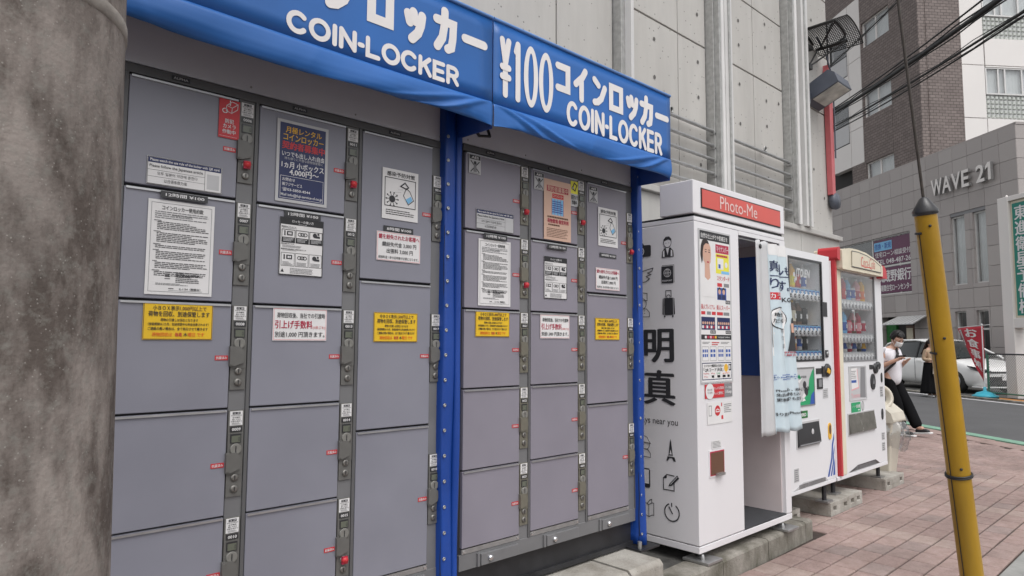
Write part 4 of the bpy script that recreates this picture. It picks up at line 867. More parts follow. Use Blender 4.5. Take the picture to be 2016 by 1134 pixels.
# suitcase
pl([(2.398,1.57),(2.334,1.57),(2.334,1.675),(2.398,1.675)]); pl([(2.411,1.575),(2.402,1.57),(2.402,1.675),(2.408,1.67)]); pl([(2.330,1.57),(2.321,1.575),(2.324,1.67),(2.330,1.675)]); st([(2.385,1.68),(2.385,1.72),(2.347,1.72),(2.347,1.68)],.005); dc(2.395,1.562,.006); dc(2.337,1.562,.006); q.ring(PX(2.366),1.682,.012,.004,y_-.0004,'ink')
fin(); q.text('明',PX(2.548),PX(2.338),1.278,1.482,y_,'ink',.03,3); fin('lettering'); q.text('真',PX(2.552),PX(2.332),1.018,1.228,y_,'ink',.03,3); fin('lettering'); q.text('証',PX(2.79),PX(2.575),1.278,1.482,y_,'ink',.03,3); fin('lettering'); q.text('写',PX(2.79),PX(2.578),1.02,1.22,y_,'ink',.03,3)
fin('lettering'); q.text('always near you',PX(2.645),PX(2.312),.888,.94,y_,'ink',0,3)
fin('lettering')
# man in cap
q.ring(PX(2.548),.768,.028,.004,y_,'ink',rz=.032); pl([(2.58,.78),(2.512,.776),(2.52,.79),(2.53,.81),(2.555,.818),(2.58,.81)],'booth_white',1); st([(2.58,.78),(2.512,.776),(2.526,.792),(2.535,.81),(2.555,.818),(2.58,.81)],.004,False,2); st([(2.6,.69),(2.512,.69),(2.513,.715),(2.535,.738),(2.6,.738)],.004,True,2)
fin()
# tower
pl([(2.372,.72),(2.382,.716),(2.371,.8),(2.366,.818),(2.361,.8),(2.351,.716),(2.361,.72)]); pl([(2.398,.686),(2.386,.686),(2.376,.703),(2.356,.703),(2.346,.686),(2.330,.686),(2.340,.712),(2.388,.712)]); pl([(2.374,.726),(2.358,.726),(2.366,.755)],'booth_white',1)
fin()
# phone
pl([(2.6,.503),(2.524,.503),(2.517,.512),(2.517,.61),(2.524,.62),(2.6,.62)]); pl([(2.6,.527),(2.526,.527),(2.526,.612),(2.6,.612)],'booth_white',1); st([(2.565,.515),(2.548,.515)],.006)
fin()
# note and pencil
st([(2.345,.60),(2.395,.603),(2.42,.58),(2.42,.512),(2.345,.512),(2.345,.555)],.006); pl([(2.42,.578),(2.395,.603),(2.397,.58)]); pl([(2.385,.535),(2.376,.552),(2.322,.607),(2.308,.59),(2.362,.54)],'ink',2); q.stroke([(PX(2.369),.549),(PX(2.322),.597)],.003,y_-.0015,'booth_white')
fin()
# book
st([(2.6,.40),(2.555,.41),(2.53,.40),(2.53,.328),(2.555,.337),(2.6,.328)],.004); st([(2.53,.40),(2.505,.415),(2.493,.415),(2.493,.342),(2.505,.342),(2.53,.328)],.004,False,1); st([(2.54,.408),(2.52,.43),(2.507,.436),(2.507,.416)],.004,False,2)
fin()
# stopwatch
st([(2.363+.051*math.cos(R(a)),.383+.051*math.sin(R(a))) for a in range(65,-236,-12)][::1],.0075) ; st([(2.363,.437),(2.363,.42)],.0075,False,2); st([(2.382,.412),(2.36,.378)],.008,False,2)
fin()
# curtain
def cur(u,z):
    v=(2.085-z)/1.285; x0=4.228-.085*v; x1=4.662+.115*v
    amp=(.010+.014*v); y=2.150-.035*v-amp*math.sin(2*math.pi*(u*3.3+.1+.15*v))-.012*math.sin(2*math.pi*u*7+3*v)*v*.5
    if u<.30: y-=.02*math.sin(math.pi*u/.30)*(.5+v)
    return Vector((x0+(x1-x0)*(u+.012*math.sin(6.28*u*3.3)),y,z))
cu=MB(); cu.grid(lambda u,v:cur(u*.34,.80+.006*math.sin(u*9)+(2.085-.80)*v),22,40,'curtain_back'); cu.grid(lambda u,v:cur(.34+.66*u,.80+.006*math.sin(3+u*19)+(2.085-.80)*v-.03*abs(math.sin(u*9.4))*(v>.99)),60,40,'lightblue'); cuo=cu.build('curtain',bo,None,solid=.002)
def cw(p): 
    c=cur(p[0],2.085-1.285*p[2]); return (c.x,c.y-.004+p[1],c.z)
q=MB()
def ct(s,u0,u1,v0,v1,kk='navy',bold=.02):
    v,f,(a,b_,c,d)=glyphs(s,bold); q.add([cw((u0+(p[0]-a)/(b_-a)*(u1-u0),-.0003*p[2],v1+(p[1]-c)/(d-c)*(v0-v1))) for p in v],f,kk)
def cr(u0,u1,v0,v1,kk,lift=0.,n=8):
    q.grid(lambda a,b_:cw((u0+(u1-u0)*a,-lift,v1+(v0-v1)*b_)),n,4,kk,False)
cr(.345,.99,.0,.06,'paper',-.002,16)
ct('真',.50,.66,.09,.15); ct('ル',.74,.88,.105,.165); ct('も',.90,.99,.115,.16); cr(.5,.97,.17,.175,'navy'); ct('り',.5,.64,.185,.24); ct('ます。',.66,.95,.195,.25)
cr(.47,.78,.262,.30,'red',-.001); ct('カラー',.50,.76,.268,.294,'white'); ct('KG',.82,.96,.285,.31,'ink')
cr(.36,.985,.36,.60,'paper',-.003,20)
q.add([cw((.66+.19*math.cos(i*.2618),-.0012,.40+.058*math.sin(-i*.2618))) for i in range(24)],[tuple(range(24))],'paper'); 
pts=[cw((.66+.20*math.cos(i*.2618),-.0008,.40+.062*math.sin(-i*.2618))) for i in range(24)]; pts2=[cw((.66+.187*math.cos(i*.2618),-.0016,.40+.057*math.sin(-i*.2618))) for i in range(24)]
q.add(pts+pts2,[(i,(i+1)%24,24+(i+1)%24,24+i) for i in range(24)],'ink')
_o=[0]
def ct2(s,u0,u1,v0,v1,kk='ink',bold=.02):
    v,f,(a,b_,c,d)=glyphs(s,bold); q.add([cw((u0+(p[0]-a)/(b_-a)*(u1-u0),-.003-.0003*p[2],v1+(p[1]-c)/(d-c)*(v0-v1))) for p in v],f,kk)
ct2('時代に',.52,.80,.37,.393); ct2('だぜよ。',.51,.82,.402,.425)
for i,c in enumerate('明写真'): ct2(c,.61,.71,.455+i*.04,.482+i*.04,'greyink',.0)
q.grid(lambda a,b_:cw((.375+.10*a*(.35+.65*math.sin(math.pi*(.15+.75*b_))),-.003,.555-.13*b_)),6,10,'ink',False); q.grid(lambda a,b_:cw((.985-.15*a*(.3+.7*(1-b_)),-.003,.575-.18*b_)),6,10,'ink',False); q.grid(lambda a,b_:cw((.90+.06*a,-.0045,.475-.05*b_)),3,3,'skin',False)
cr(.70,.98,.575,.605,'pink',-.0045); ct2('証明写真',.72,.97,.578,.588,'crimson'); ct2('委員会',.74,.95,.592,.602,'crimson')
cr(.345,.99,.70,.703,'inkblue'); cr(.345,.99,.724,.727,'inkblue'); ct2('写真撮影なら Photo-ME・明るい写真ボックス',.36,.98,.708,.718,'inkblue')
ct2('Photo MEなら、撮影',.50,.985,.775,.79); ct2('免許の写真は持ち込み',.50,.985,.797,.815); ct2('更新期間外でも変更',.50,.985,.822,.84); ct2('撮り直すなら、Photo ME',.46,.985,.897,.915)
q.build('curtain_print',cuo)
q=MB(); q.tube([(4.08,BY+.02,2.09),(4.65,BY+.02,2.09)],.008,'steel',8); q.build('curtain_rail',bo)
q=MB(); e_=cur(.08,2.045); q.lathe([(.006,0),(.016,0),(.016,.004),(.006,.005)],(e_.x,e_.y-.003,2.045),'darksteel',14,axis='y'); q.build('curtain_eyelet',cuo)
for x,y in ((3.62,2.24),(4.64,2.24),(3.62,2.85),(4.64,2.85)):
    q=MB(); q.tube([(x,y,.125),(x,y,.178)],.016,'darksteel',10); q.box(x-.09,x+.07,y-.12,y+.05,.127,.142,'steel'); q.lathe([(.014,0),(.014,.012),(.008,.03),(.0,.032)],(x-.05,y-.06,.142),'steel',8); q.build('levelling_foot',bo,None,bevel=.002)
# ================================================================ VENDING MACHINES
def bottle_prof(kind):
    if kind=='pet': return [(.0,0),(.030,0),(.032,.01),(.032,.10),(.029,.108),(.032,.116),(.032,.14),(.014,.175),(.0135,.19),(.0,.19)]
    if kind=='slim': return [(.0,0),(.027,0),(.028,.01),(.028,.115),(.012,.14),(.012,.155),(.0,.155)]
    if kind=='can': return [(.0,0),(.026,0),(.031,.006),(.031,.108),(.025,.116),(.0,.116)]
    if kind=='short': return [(.0,0),(.024,0),(.027,.005),(.027,.085),(.022,.092),(.0,.092)]
    return [(.0,0),(.03,0),(.03,.14),(.0,.14)]
def drink(parent_label,kind,c1,c2,cap,X,Y,Z,label,grp,s=1.0):
    t=thing('drink_'+('can' if kind in('can','short') else 'bottle'),label,'drink',(X,Y,Z),group=grp)
    pr=bottle_prof(kind); h=pr[-1][1]; q=MB(); q.lathe([(r_*s,z*s) for r_,z in pr],(X,Y,Z),c1,14); q.build('body',t)
    q=MB(); r_=max(p[0] for p in pr)*s+.0008; q.lathe([(r_,.025*s),(r_,.095*s if kind!='short' else .075*s)],(X,Y,Z),c2,14)
    q.f=q.f[:-2]; q.k=q.k[:-2]; q.sm=q.sm[:-2]; q.rect(X-.012*s,X+.012*s,Z+.045*s,Z+.075*s,Y-r_-.0006,'paper' if c2 not in('paper','white') else 'crimson'); q.build('label_band',t)
    if kind in('pet','slim'):
        q=MB(); q.lathe([(.0,0),(.015*s,0),(.015*s,.016*s),(.0,.018*s)],(X,Y,Z+h*s-.008),cap,12); q.build('cap',t)
ORD=['first','second','third','fourth','fifth','sixth','seventh','eighth','ninth','tenth','eleventh']
VY=2.3
v1=thing('vending_machine','white drink vending machine with black-edged window and blue wave stripes, beside the photo booth','vending machine',(5.4,2.7,.11),group='drink vending machines')
k='vend_white'; x0,x1=4.93,5.815; zb,zt=.30,2.128
q=MB(); q.box(x0+.005,x1-.005,2.515,3.06,zb,zt-.01,k); q.build('cabinet',v1,None,bevel=.006)
q=MB(); wx0,wx1,wz0,wz1=5.052,5.652,1.268,2.062
def frame_door(q,x0,x1,zb,zt,wx0,wx1,wz0,wz1,y,k):
    q.box(x0,wx0,y,y+.2,zb,zt,k); q.box(wx1,x1,y,y+.2,zb,zt,k); q.box(wx0,wx1,y,y+.2,wz1,zt,k); q.box(wx0,wx1,y,y+.2,zb,wz0,k)
q=MB(); frame_door(q,x0,x1,zb,zt,wx0,wx1,wz0,wz1,VY,k); q.build('door',v1)
q=MB(); q.box(x0,x1,VY-.003,3.05,.268,.297,k); q.build('base',v1,None,bevel=.003)
q=MB(); q.box(wx0,wx1,VY+.19,VY+.2,wz0,wz1,'vend_inside'); q.box(wx0,wx1,VY+.02,VY+.19,wz1-.012,wz1-.001,'vend_inside'); q.build('display_back',v1)
q=MB()
for a in ((wx0-.01,wx0+.006,wz0-.01,wz1+.01),(wx1-.006,wx1+.01,wz0-.01,wz1+.01),(wx0+.006,wx1-.006,wz1-.006,wz1+.01),(wx0+.006,wx1-.006,wz0-.01,wz0+.004)): q.box(a[0],a[1],VY-.004,VY+.012,a[2],a[3],'plasticdark')
q.build('window_trim',v1)
q=MB(); q.box(wx0+.006,wx1-.006,VY+.002,VY+.006,wz0+.004,wz1-.006,'pane'); q.build('pane',v1)
q=MB(); yv=VY+.012
for (tz,n_) in ((1.77,8),(1.487,8),(1.285,8)):
    pass
GR1='drinks in the window beside the booth'
rowsV=[(1.835,1.77,[('pet','leafgreen','green','white'),('pet','brown','green','white'),('pet','orange','crimson','white'),('pet','gold','lemon','white'),('slim','paper','cream','white'),('can','crimson','red','white'),('pet','palegrey','inkblue','white'),('slim','paper','pink','white')],1.1),
       (1.545,1.487,[('slim','leafgreen','green','white'),('slim','cream','paper','white'),('slim','brown','black','white'),('slim','brown','cream','gold'),('slim','black','plasticdark','white'),('slim','brown','black','paper'),('can','black','plasticdark','white'),('can','black','gold','white')],1.22),
       (1.345,1.285,[('short','paper','crimson','white'),('short','paper','brown','white'),('short','gold','orange','white'),('short','orange','gold','white'),('short','pink','crimson','white'),('short','palegrey','inkblue','white'),('short','black','plasticdark','white'),('short','black','greyink','white')],1.2)]
rn_=['top','middle','bottom']
for ri,(sz,bz,items,sc_) in enumerate(rowsV):
    q=MB(); q.box(wx0+.002,wx1-.002,VY+.03,VY+.19,sz-.012,sz,'palegrey'); q.box(wx0+.008,wx1-.04,VY+.024,VY+.03,sz-.004,sz+.004,'chrome'); sh=q.build('shelf',v1)
    q=MB(); q.box(wx0+.004,wx1-.008,VY+.014,VY+.03,sz-.045,sz-.006,'sky_blue')
    for i in range(8): q.rect(wx0+.02+i*.072,wx0+.075+i*.072,sz-.042,sz-.012,VY+.0132,'inkblue'); q.rect(wx0+.028+i*.072,wx0+.066+i*.072,sz-.034,sz-.022,VY+.0126,'paper')
    q.build('price_strip',v1)
    for i in range(8):
        X=wx0+.045+i*.0735; q=MB()
        if ('b1',) not in shared:
            e=MB(); e.lathe([(.0,-.004),(.030,-.004),(.033,.0),(.033,.016),(.026,.022),(.0,.023)],(0,0,0),'white',16,axis='y'); e.disc(0,-.002,.017,-.0242,'plasticdark',14); e.rect(-.01,.01,-.006,.0,-.0248,'palegrey'); shared[('b1',)]=e.mesh('button')
        put('button',shared[('b1',)],v1,T(X,VY+.03,bz))
    for i,(kd,c1,c2,cp) in enumerate(items):
        nm={'can':'can','short':'small can'}.get(kd,'bottle')
        drink('',kd,c1,c2,cp,wx0+.05+i*.069,VY+.105+.015*((i*5)%3),sz,'%s, %s item from left on %s shelf of the vending machine beside the booth'%(nm if nm!='bottle' else 'drink bottle',ORD[i],rn_[ri]),GR1,sc_)
q=MB(); q.text('ITO EN',5.20,5.46,1.92,1.99,VY+.009,'paper',.03,2,.3); q.disc(5.17,1.935,.02,VY+.009,'paper',10); q.disc(5.20,1.905,.018,VY+.009,'paper',10); q.build('window_lettering',v1)
def f_tea(n): n.p([(.2,.0),(1,.0),(1,.98),(.93,.93),(.78,.7),(.74,.5),(.62,.28),(.4,.12)],'green'); n.p([(.78,0),(1,0),(1,.36),(.85,.26)],'inkblue',2); n.p([(.02,.92),(.26,.68),(.48,.76),(.3,.6)],'paper',1); n.d(.3,.79,.04,'green'); n.d(.24,.76,.035,'green'); n.d(.34,.75,.035,'green'); n.t('伊藤園',.38,.64,.735,.805,'greyink',.02); n.t('お〜いお茶',.08,.78,.38,.5,'ink',.01); n.d(.55,.55,.08); n.d(.62,.36,.09); n.p([(.4,.22),(.52,.34),(.6,.25),(.5,.18)],'paper',3); n.p([(.4,.1),(.5,.2),(.58,.12)],'paper',3)
notice(v1,'advert_panel',5.062,5.44,.924,1.204,'palegrey',f_tea,VY+.001)
q=MB()
for a in ((5.052,5.062,.914,1.214),(5.44,5.45,.914,1.214),(5.062,5.44,1.204,1.214),(5.062,5.44,.914,.924)): q.box(a[0],a[1],VY-.006,VY-.0008,a[2],a[3],'steel')
q.build('advert_frame',v1)
q=MB(); q.box(5.49,5.60,VY-.004,VY-.0005,1.155,1.20,'plasticdark'); q.build('price_display',v1)
q=MB(); q.lathe([(.0,-.002),(.055,-.002),(.055,.012),(.045,.02),(.0,.014)],(5.70,VY,1.18),'plasticdark',22,axis='y'); q.box(5.60,5.68,VY-.012,VY-.0005,1.13,1.215,'plasticdark'); q.prism([(5.655,1.165),(5.70,1.15),(5.71,1.18),(5.675,1.2)],VY-.028,VY-.02,'gold'); q.build('coin_slot',v1)
q=MB(); q.box(5.50,5.605,VY-.006,VY-.0005,1.035,1.12,'plasticdark'); q.box(5.525,5.58,VY-.008,VY-.006,1.05,1.11,'greyink'); q.build('note_slot',v1)
q=MB(); q.box(5.61,5.71,VY-.0025,VY-.0005,.955,1.035,'palegrey'); q.lines(5.62,5.70,.965,1.025,4,VY-.0032,'greyink',.4); q.build('info_plate',v1)
q=MB(); q.box(5.68,5.73,VY-.008,VY-.0005,1.285,1.345,'plasticdark'); q.lathe([(.0,.0),(.018,.0),(.018,.006),(.0,.006)],(5.705,VY-.008,1.315),'steel',12,axis='y'); q.build('lock_handle',v1)
q=MB(); q.box(5.664,5.745,VY-.003,VY-.0005,1.62,1.74,'plasticdark'); q.build('card_reader',v1)
def f_hyb(n): n.t('HYBRID',.25,.85,.25,.7,'paper',.03); n.d(.12,.5,.08,'paper'); n.r(.88,.97,.25,.7,'green')
notice(v1,'eco_badge',5.11,5.31,.825,.880,'leafgreen',f_hyb,VY)
q=MB(); q.box(5.10,5.52,VY-.005,VY-.0005,.60,.80,'palegrey'); q.prismx([(VY-.005,.61),(VY-.022,.625),(VY-.018,.68),(VY-.0052,.785)],5.115,5.505,'plasticdark'); q.box(5.125,5.495,VY-.024,VY-.018,.622,.632,'greyink'); q.lathe([(.0,0),(.022,0),(.022,.002),(.0,.002)],(5.36,VY-.0165,.715),'palegrey',16,axis='y'); q.build('dispensing_flap',v1,None,bevel=.002)
q=MB(); n=24; q.prism([(5.717+.03*math.cos((a+.5)*.2618),.685+.035*math.copysign(1,math.sin((a+.5)*.2618))+.032*math.sin((a+.5)*.2618)) for a in range(24)],VY-.006,VY-.0005,'gold'); q.prism([(5.717+.02*math.cos(a*.2618),.70+.04*math.sin(a*.2618)) for a in range(24)],VY-.0075,VY-.006,'brown'); q.build('change_cup',v1)
q=MB()
for P_ in ([(5.803,.665),(5.755,.575),(5.735,.47),(5.655,.325),(5.688,.325),(5.76,.46),(5.778,.56),(5.803,.615)],[(5.803,.565),(5.775,.50),(5.765,.43),(5.712,.325),(5.737,.325),(5.786,.425),(5.79,.49),(5.803,.525)],[(5.803,.46),(5.785,.41),(5.762,.325),(5.803,.325)]): q.plate(P_[::-1],VY-.0012,'inkblue')
q.build('wave_stripes',v1)
q=MB(); q.box(5.05,5.13,VY-.002,VY-.0005,.36,.46,'palegrey'); q.lines(5.055,5.125,.365,.455,6,VY-.0026,'greyink',.5); q.build('approval_plate',v1)
q=MB(); q.prism([(5.03,.3),(5.66,.3),(5.60,.335),(5.2,.345)],VY-.003,VY+.0,'palegrey')
for i in range(24): q.box(5.13+i*.02,5.14+i*.02,VY-.0045,VY-.003,.303,.333,'plasticdark')
q.build('vent_grille',v1)
for x,y in ((5.02,2.36),(5.72,2.36),(5.02,2.98),(5.72,2.98)):
    q=MB(); q.tube([(x,y,.0 if x<5.5 else .112),(x,y,.268)],.018,'darksteel',10); q.box(x-.06,x+.06,y-.05,y+.05,.0 if x<5.5 else .112,.012 if x<5.5 else .124,'steel'); q.build('levelling_foot',v1)
# ---- second machine, red pillar and arched crown
S=1.026
def cx(x): return x*S
def cz(z): return 1.4+(z-1.4)*S
CY=2.3*S
c=thing('vending_machine','white drink vending machine with red pillar and arched cream sign crown, farthest from the lockers','vending machine',(6.6,2.75,.11),group='drink vending machines')
X0,X1=cx(5.845),cx(7.03); ZB,ZT=cz(.30),cz(2.10)
wx0,wx1,wz0,wz1=cx(6.052),cx(6.845),cz(1.25),cz(2.03)
q=MB(); q.box(X0+.005,X1-.005,CY+.215,3.12,ZB,ZT-.01,'vend_white'); q.build('cabinet',c,None,bevel=.006)
q=MB(); frame_door(q,X0+.10,X1,ZB,ZT,wx0,wx1,wz0,wz1,CY,'vend_white'); q.build('door',c)
q=MB(); q.box(X0,X1,CY-.003,3.10,cz(.265),ZB-.003,'vend_white'); q.build('base',c,None,bevel=.003)
q=MB(); q.box(X0,X0+.035,CY+.01,CY+.2,ZB,ZT,'vend_white'); q.build('side_strip',c)
q=MB(); q.prism([(X0+.046,ZB),(X0+.085,ZB),(X0+.085,cz(2.12)),(X0+.046,cz(2.12))],CY-.02,CY+.1,'vend_red'); q.build('red_pillar',c,None,bevel=.012,seg=3)
q=MB(); q.box(X0+.0855,wx0-.012,CY-.008,CY-.0005,ZB,cz(2.03),'vend_cream'); q.build('cream_strip',c,None,bevel=.003)
q=MB(); q.prism([(X0+.03,cz(2.12)),(X0+.09,cz(2.10)),(X0+.095,cz(2.215)),(X0+.06,cz(2.222)),(X0+.035,cz(2.20))],CY-.05,CY+.12,'vend_red'); q.build('pillar_cap',c,None,bevel=.014,seg=3)
top=[(cx(5.95),cz(2.205)),(cx(6.12),cz(2.228)),(cx(6.3),cz(2.232)),(cx(6.5),cz(2.222)),(cx(6.7),cz(2.19)),(cx(6.88),cz(2.145)),(cx(6.92),cz(2.125))]
q=MB(); q.prism([(cx(5.955),cz(2.035)),(cx(6.92),cz(2.035))]+top[::-1],CY-.06,CY+.18,'vend_cream'); q.build('crown',c,None,bevel=.012,seg=3)
q=MB(); q.prism([(cx(6.922),cz(2.02)),(cx(7.05),cz(2.02)),(cx(7.035),cz(2.10)),(cx(6.985),cz(2.14)),(cx(6.922),cz(2.14))],CY-.055,CY+.17,'vend_red'); q.build('crown_end',c,None,bevel=.012,seg=3)
ins=[(cx(6.15),cz(2.07)),(cx(6.86),cz(2.065)),(cx(6.855),cz(2.125)),(cx(6.7),cz(2.165)),(cx(6.5),cz(2.195)),(cx(6.3),cz(2.208)),(cx(6.155),cz(2.205))]
q=MB(); q.prism([(x*1.0,z) for x,z in ins],CY-.066,CY-.059,'cream'); q.stroke(ins,.008,CY-.0665,'plasticdark',closed=True); cro=q.build('crown_panel',c)
q=MB(); q.text('Coca-Cola',cx(6.36),cx(6.70),cz(2.085),cz(2.175),CY-.0675,'signred',-.01,3,.28); q.stroke([(cx(6.38),cz(2.098)),(cx(6.45),cz(2.083)),(cx(6.55),cz(2.092)),(cx(6.62),cz(2.08))],.008,CY-.0672,'signred'); q.stroke([(cx(6.385),cz(2.17)),(cx(6.365),cz(2.12)),(cx(6.375),cz(2.092))],.009,CY-.0669,'signred'); q.build('crown_lettering',cro)
q=MB(); q.box(wx0,wx1,CY+.19,CY+.2,wz0,wz1,'vend_inside'); q.build('display_back',c)
q=MB()
for a in ((wx0-.01,wx0+.004,wz0-.01,wz1),(wx1-.004,wx1+.01,wz0-.01,wz1),(wx0+.004,wx1-.004,wz0-.01,wz0+.003)): q.box(a[0],a[1],CY-.004,CY+.012,a[2],a[3],'greyink')
q.build('window_trim',c)
q=MB(); q.box(wx0+.004,wx1-.004,CY+.002,CY+.006,wz0+.003,wz1-.001,'pane'); q.build('pane',c)
GR2='drinks in the arched machine window'
cells2=[(cz(1.79),cz(1.735),[('pet','brown','black','crimson'),('pet','brown','crimson','crimson'),('pet','gold','lemon','white'),('pet','crimson','red','white'),('pet','crimson','red','red'),('pet','sky_blue','inkblue','white'),('can','palegrey','inkblue','white'),('can','crimson','red','white'),('pet','pink','crimson','white'),('pet','gold','orange','white')],1.1),
        (cz(1.49),cz(1.435),[('pet','sky_blue','sky_blue','white'),('pet','sky_blue','turq','white'),('pet','lightblue','sky_blue','white'),('pet','sky_blue','inkblue','white'),('pet','palegrey','inkblue','crimson'),('can','crimson','pink','white'),('can','brown','crimson','white'),('pet','pink','crimson','white'),('pet','crimson','pink','white'),('can','palegrey','crimson','white')],1.1),
        (cz(1.325),cz(1.268),[('short','inkblue','sky_blue','white'),('short','inkblue','paper','white'),('short','sky_blue','inkblue','white'),('short','paper','inkblue','white'),('short','brown','gold','white'),('short','crimson','paper','white'),('short','palegrey','inkblue','white'),('short','inkblue','paper','white'),('short','black','greyink','white'),('short','inkblue','gold','white')],1.12)]
for ri,(sz,bz,items,sc_) in enumerate(cells2):
    q=MB(); q.box(wx0+.002,wx1-.002,CY+.03,CY+.19,sz-.012,sz,'palegrey'); q.build('shelf',c)
    q=MB(); q.box(wx0+.004,wx1-.008,CY+.014,CY+.03,sz-.04,sz-.006,'palegrey')
    for i in range(10): q.rect(wx0+.02+i*.077,wx0+.075+i*.077,sz-.03,sz-.014,CY+.0132,'paper')
    q.build('price_strip',c)
    for i in range(10):
        if ('b2',) not in shared:
            e=MB(); e.lathe([(.0,-.004),(.030,-.004),(.034,.0),(.034,.016),(.028,.022),(.0,.023)],(0,0,0),'white',16,axis='y'); e.disc(0,-.002,.02,-.0242,'greyink',14); shared[('b2',)]=e.mesh('button')
        put('button',shared[('b2',)],c,T(wx0+.05+i*.0785,CY+.03,bz))
    for i,(kd,c1,c2,cp) in enumerate(items):
        nm={'can':'can','short':'small can'}.get(kd,'bottle')
        drink('',kd,c1,c2,cp,wx0+.05+i*.0775,CY+.10+.015*((i*5)%3),sz,'%s, %s item from left on %s shelf of the vending machine with arched crown'%(nm if nm!='bottle' else 'drink bottle',ORD[i],rn_[ri]),GR2,sc_)
q=MB(); q.box(wx0+.31,wx0+.325,CY+.0075,CY+.009,cz(1.51),cz(1.70),'paper'); q.box(wx0+.26,wx0+.31,CY+.0075,CY+.009,cz(1.685),cz(1.70),'paper'); q.build('window_sticker',c)
def f_letter(n): n.p([(.12,.3),(.55,.36),(.48,.98),(.12,.96)],'paper'); n.s([(.12,.3),(.55,.36),(.48,.92)],.03,'pink'); n.r(.12,.42,.52,.6,'inkblue',3); n.l(.12,.42,.64,.9,5,'greyink',.4); n.t('Yommo',.08,.62,.05,.2,'pink',.0); n.p([(.62,.05),(.97,.02),(.97,.98),(.7,.98)],'greyink')
notice(c,'advert_panel',cx(6.165),cx(6.545),cz(.91),cz(1.192),'palegrey',f_letter,CY+.001)
q=MB()
for a in ((cx(6.155),cx(6.165),cz(.90),cz(1.202)),(cx(6.545),cx(6.555),cz(.90),cz(1.202)),(cx(6.165),cx(6.545),cz(1.192),cz(1.202)),(cx(6.165),cx(6.545),cz(.90),cz(.91))): q.box(a[0],a[1],CY-.006,CY-.0008,a[2],a[3],'palegrey')
q.build('advert_frame',c)
q=MB(); q.box(cx(6.65),cx(6.735),CY-.004,CY-.0005,cz(1.165),cz(1.205),'plasticdark'); q.build('price_display',c)
q=MB(); q.lathe([(.0,-.002),(.05,-.002),(.05,.012),(.04,.02),(.0,.014)],(cx(6.79),CY,cz(1.17)),'plasticdark',20,axis='y'); q.lathe([(.0,-.002),(.038,-.002),(.038,.02),(.03,.026),(.0,.02)],(cx(6.845),CY,cz(1.195)),'plasticdark',20,axis='y'); q.box(cx(6.80),cx(6.815),CY-.026,CY-.02,cz(1.155),cz(1.185),'steel'); q.build('coin_slot',c)
q=MB(); q.prism([(cx(6.715)+.055*math.cos(a*.2618),cz(1.05)+.075*math.sin(a*.2618)) for a in range(24)],CY-.012,CY-.0005,'plasticdark'); q.prism([(cx(6.70),cz(1.03)),(cx(6.73),cz(1.03)),(cx(6.725),cz(1.08))],CY-.015,CY-.012,'greyink'); q.build('note_slot',c)
def f_badge(n): n.t('ピークシフト',.1,.46,.5,.72,'white'); n.t('自販機',.5,.92,.42,.78,'white',.02); n.r(.7,.9,.16,.26,'paper')
notice(c,'energy_badge',cx(6.19),cx(6.40),cz(.80),cz(.885),'green',f_badge,CY)
q=MB(); q.prism([(cx(6.455)+.032*math.cos(a*.2618),cz(.845)+.045*math.sin(a*.2618)) for a in range(24)],CY-.002,CY-.0005,'palegrey'); q.ring(cx(6.455),cz(.845),.028,.006,CY-.0026,'greyink',rz=.041); q.build('round_badge',c)
q=MB(); q.box(cx(6.10),cx(6.73),CY-.005,CY-.0005,cz(.605),cz(.80),'palegrey'); q.prismx([(CY-.005,cz(.615)),(CY-.024,cz(.63)),(CY-.018,cz(.70)),(CY-.0052,cz(.79))],cx(6.115),cx(6.715),'flapgrey'); q.build('dispensing_flap',c,None,bevel=.002)
q=MB(); q.prism([(cx(6.935)+.024*math.cos(a*.2618),cz(.74)+.012*math.copysign(1,math.sin(a*.2618))+.04*math.sin(a*.2618)) for a in range(24)],CY-.006,CY-.0005,'plasticdark'); q.build('change_cup',c)
q=MB(); q.prism([(cx(6.95)+.02*math.cos(a*.2618),cz(1.08)+.012*math.copysign(1,math.sin(a*.2618))+.035*math.sin(a*.2618)) for a in range(24)],CY-.006,CY-.0005,'plasticdark'); q.build('lock_handle',c)
for z0,z1 in ((.90,1.0),(.50,.57),(.40,.48)):
    q=MB(); q.box(cx(6.90),cx(6.98),CY-.002,CY-.0005,cz(z0),cz(z1),'palegrey'); q.lines(cx(6.905),cx(6.975),cz(z0)+.005,cz(z1)-.005,4,CY-.0027,'greyink',.55); q.build('info_plate',c)
q=MB(); q.prism([(cx(6.10),cz(.30)+.005),(cx(6.82),cz(.30)+.005),(cx(6.72),cz(.345)),(cx(6.3),cz(.345))],CY-.003,CY-.0005,'plasticdark')
for i in range(4): q.box(cx(6.2)+.02*i,cx(6.74)-.012*i,CY-.005,CY-.003,cz(.306)+i*.009,cz(.309)+i*.009,'greyink')
q.build('vent_grille',c)
for x,y in ((X0+.08,CY+.07),(X1-.06,CY+.07),(X0+.08,3.05),(X1-.06,3.05)):
    q=MB(); q.tube([(x,y,.112),(x,y,cz(.265))],.018,'darksteel',10); q.box(x-.06,x+.06,y-.045,y+.05,.112,.122,'steel'); q.build('levelling_foot',c)
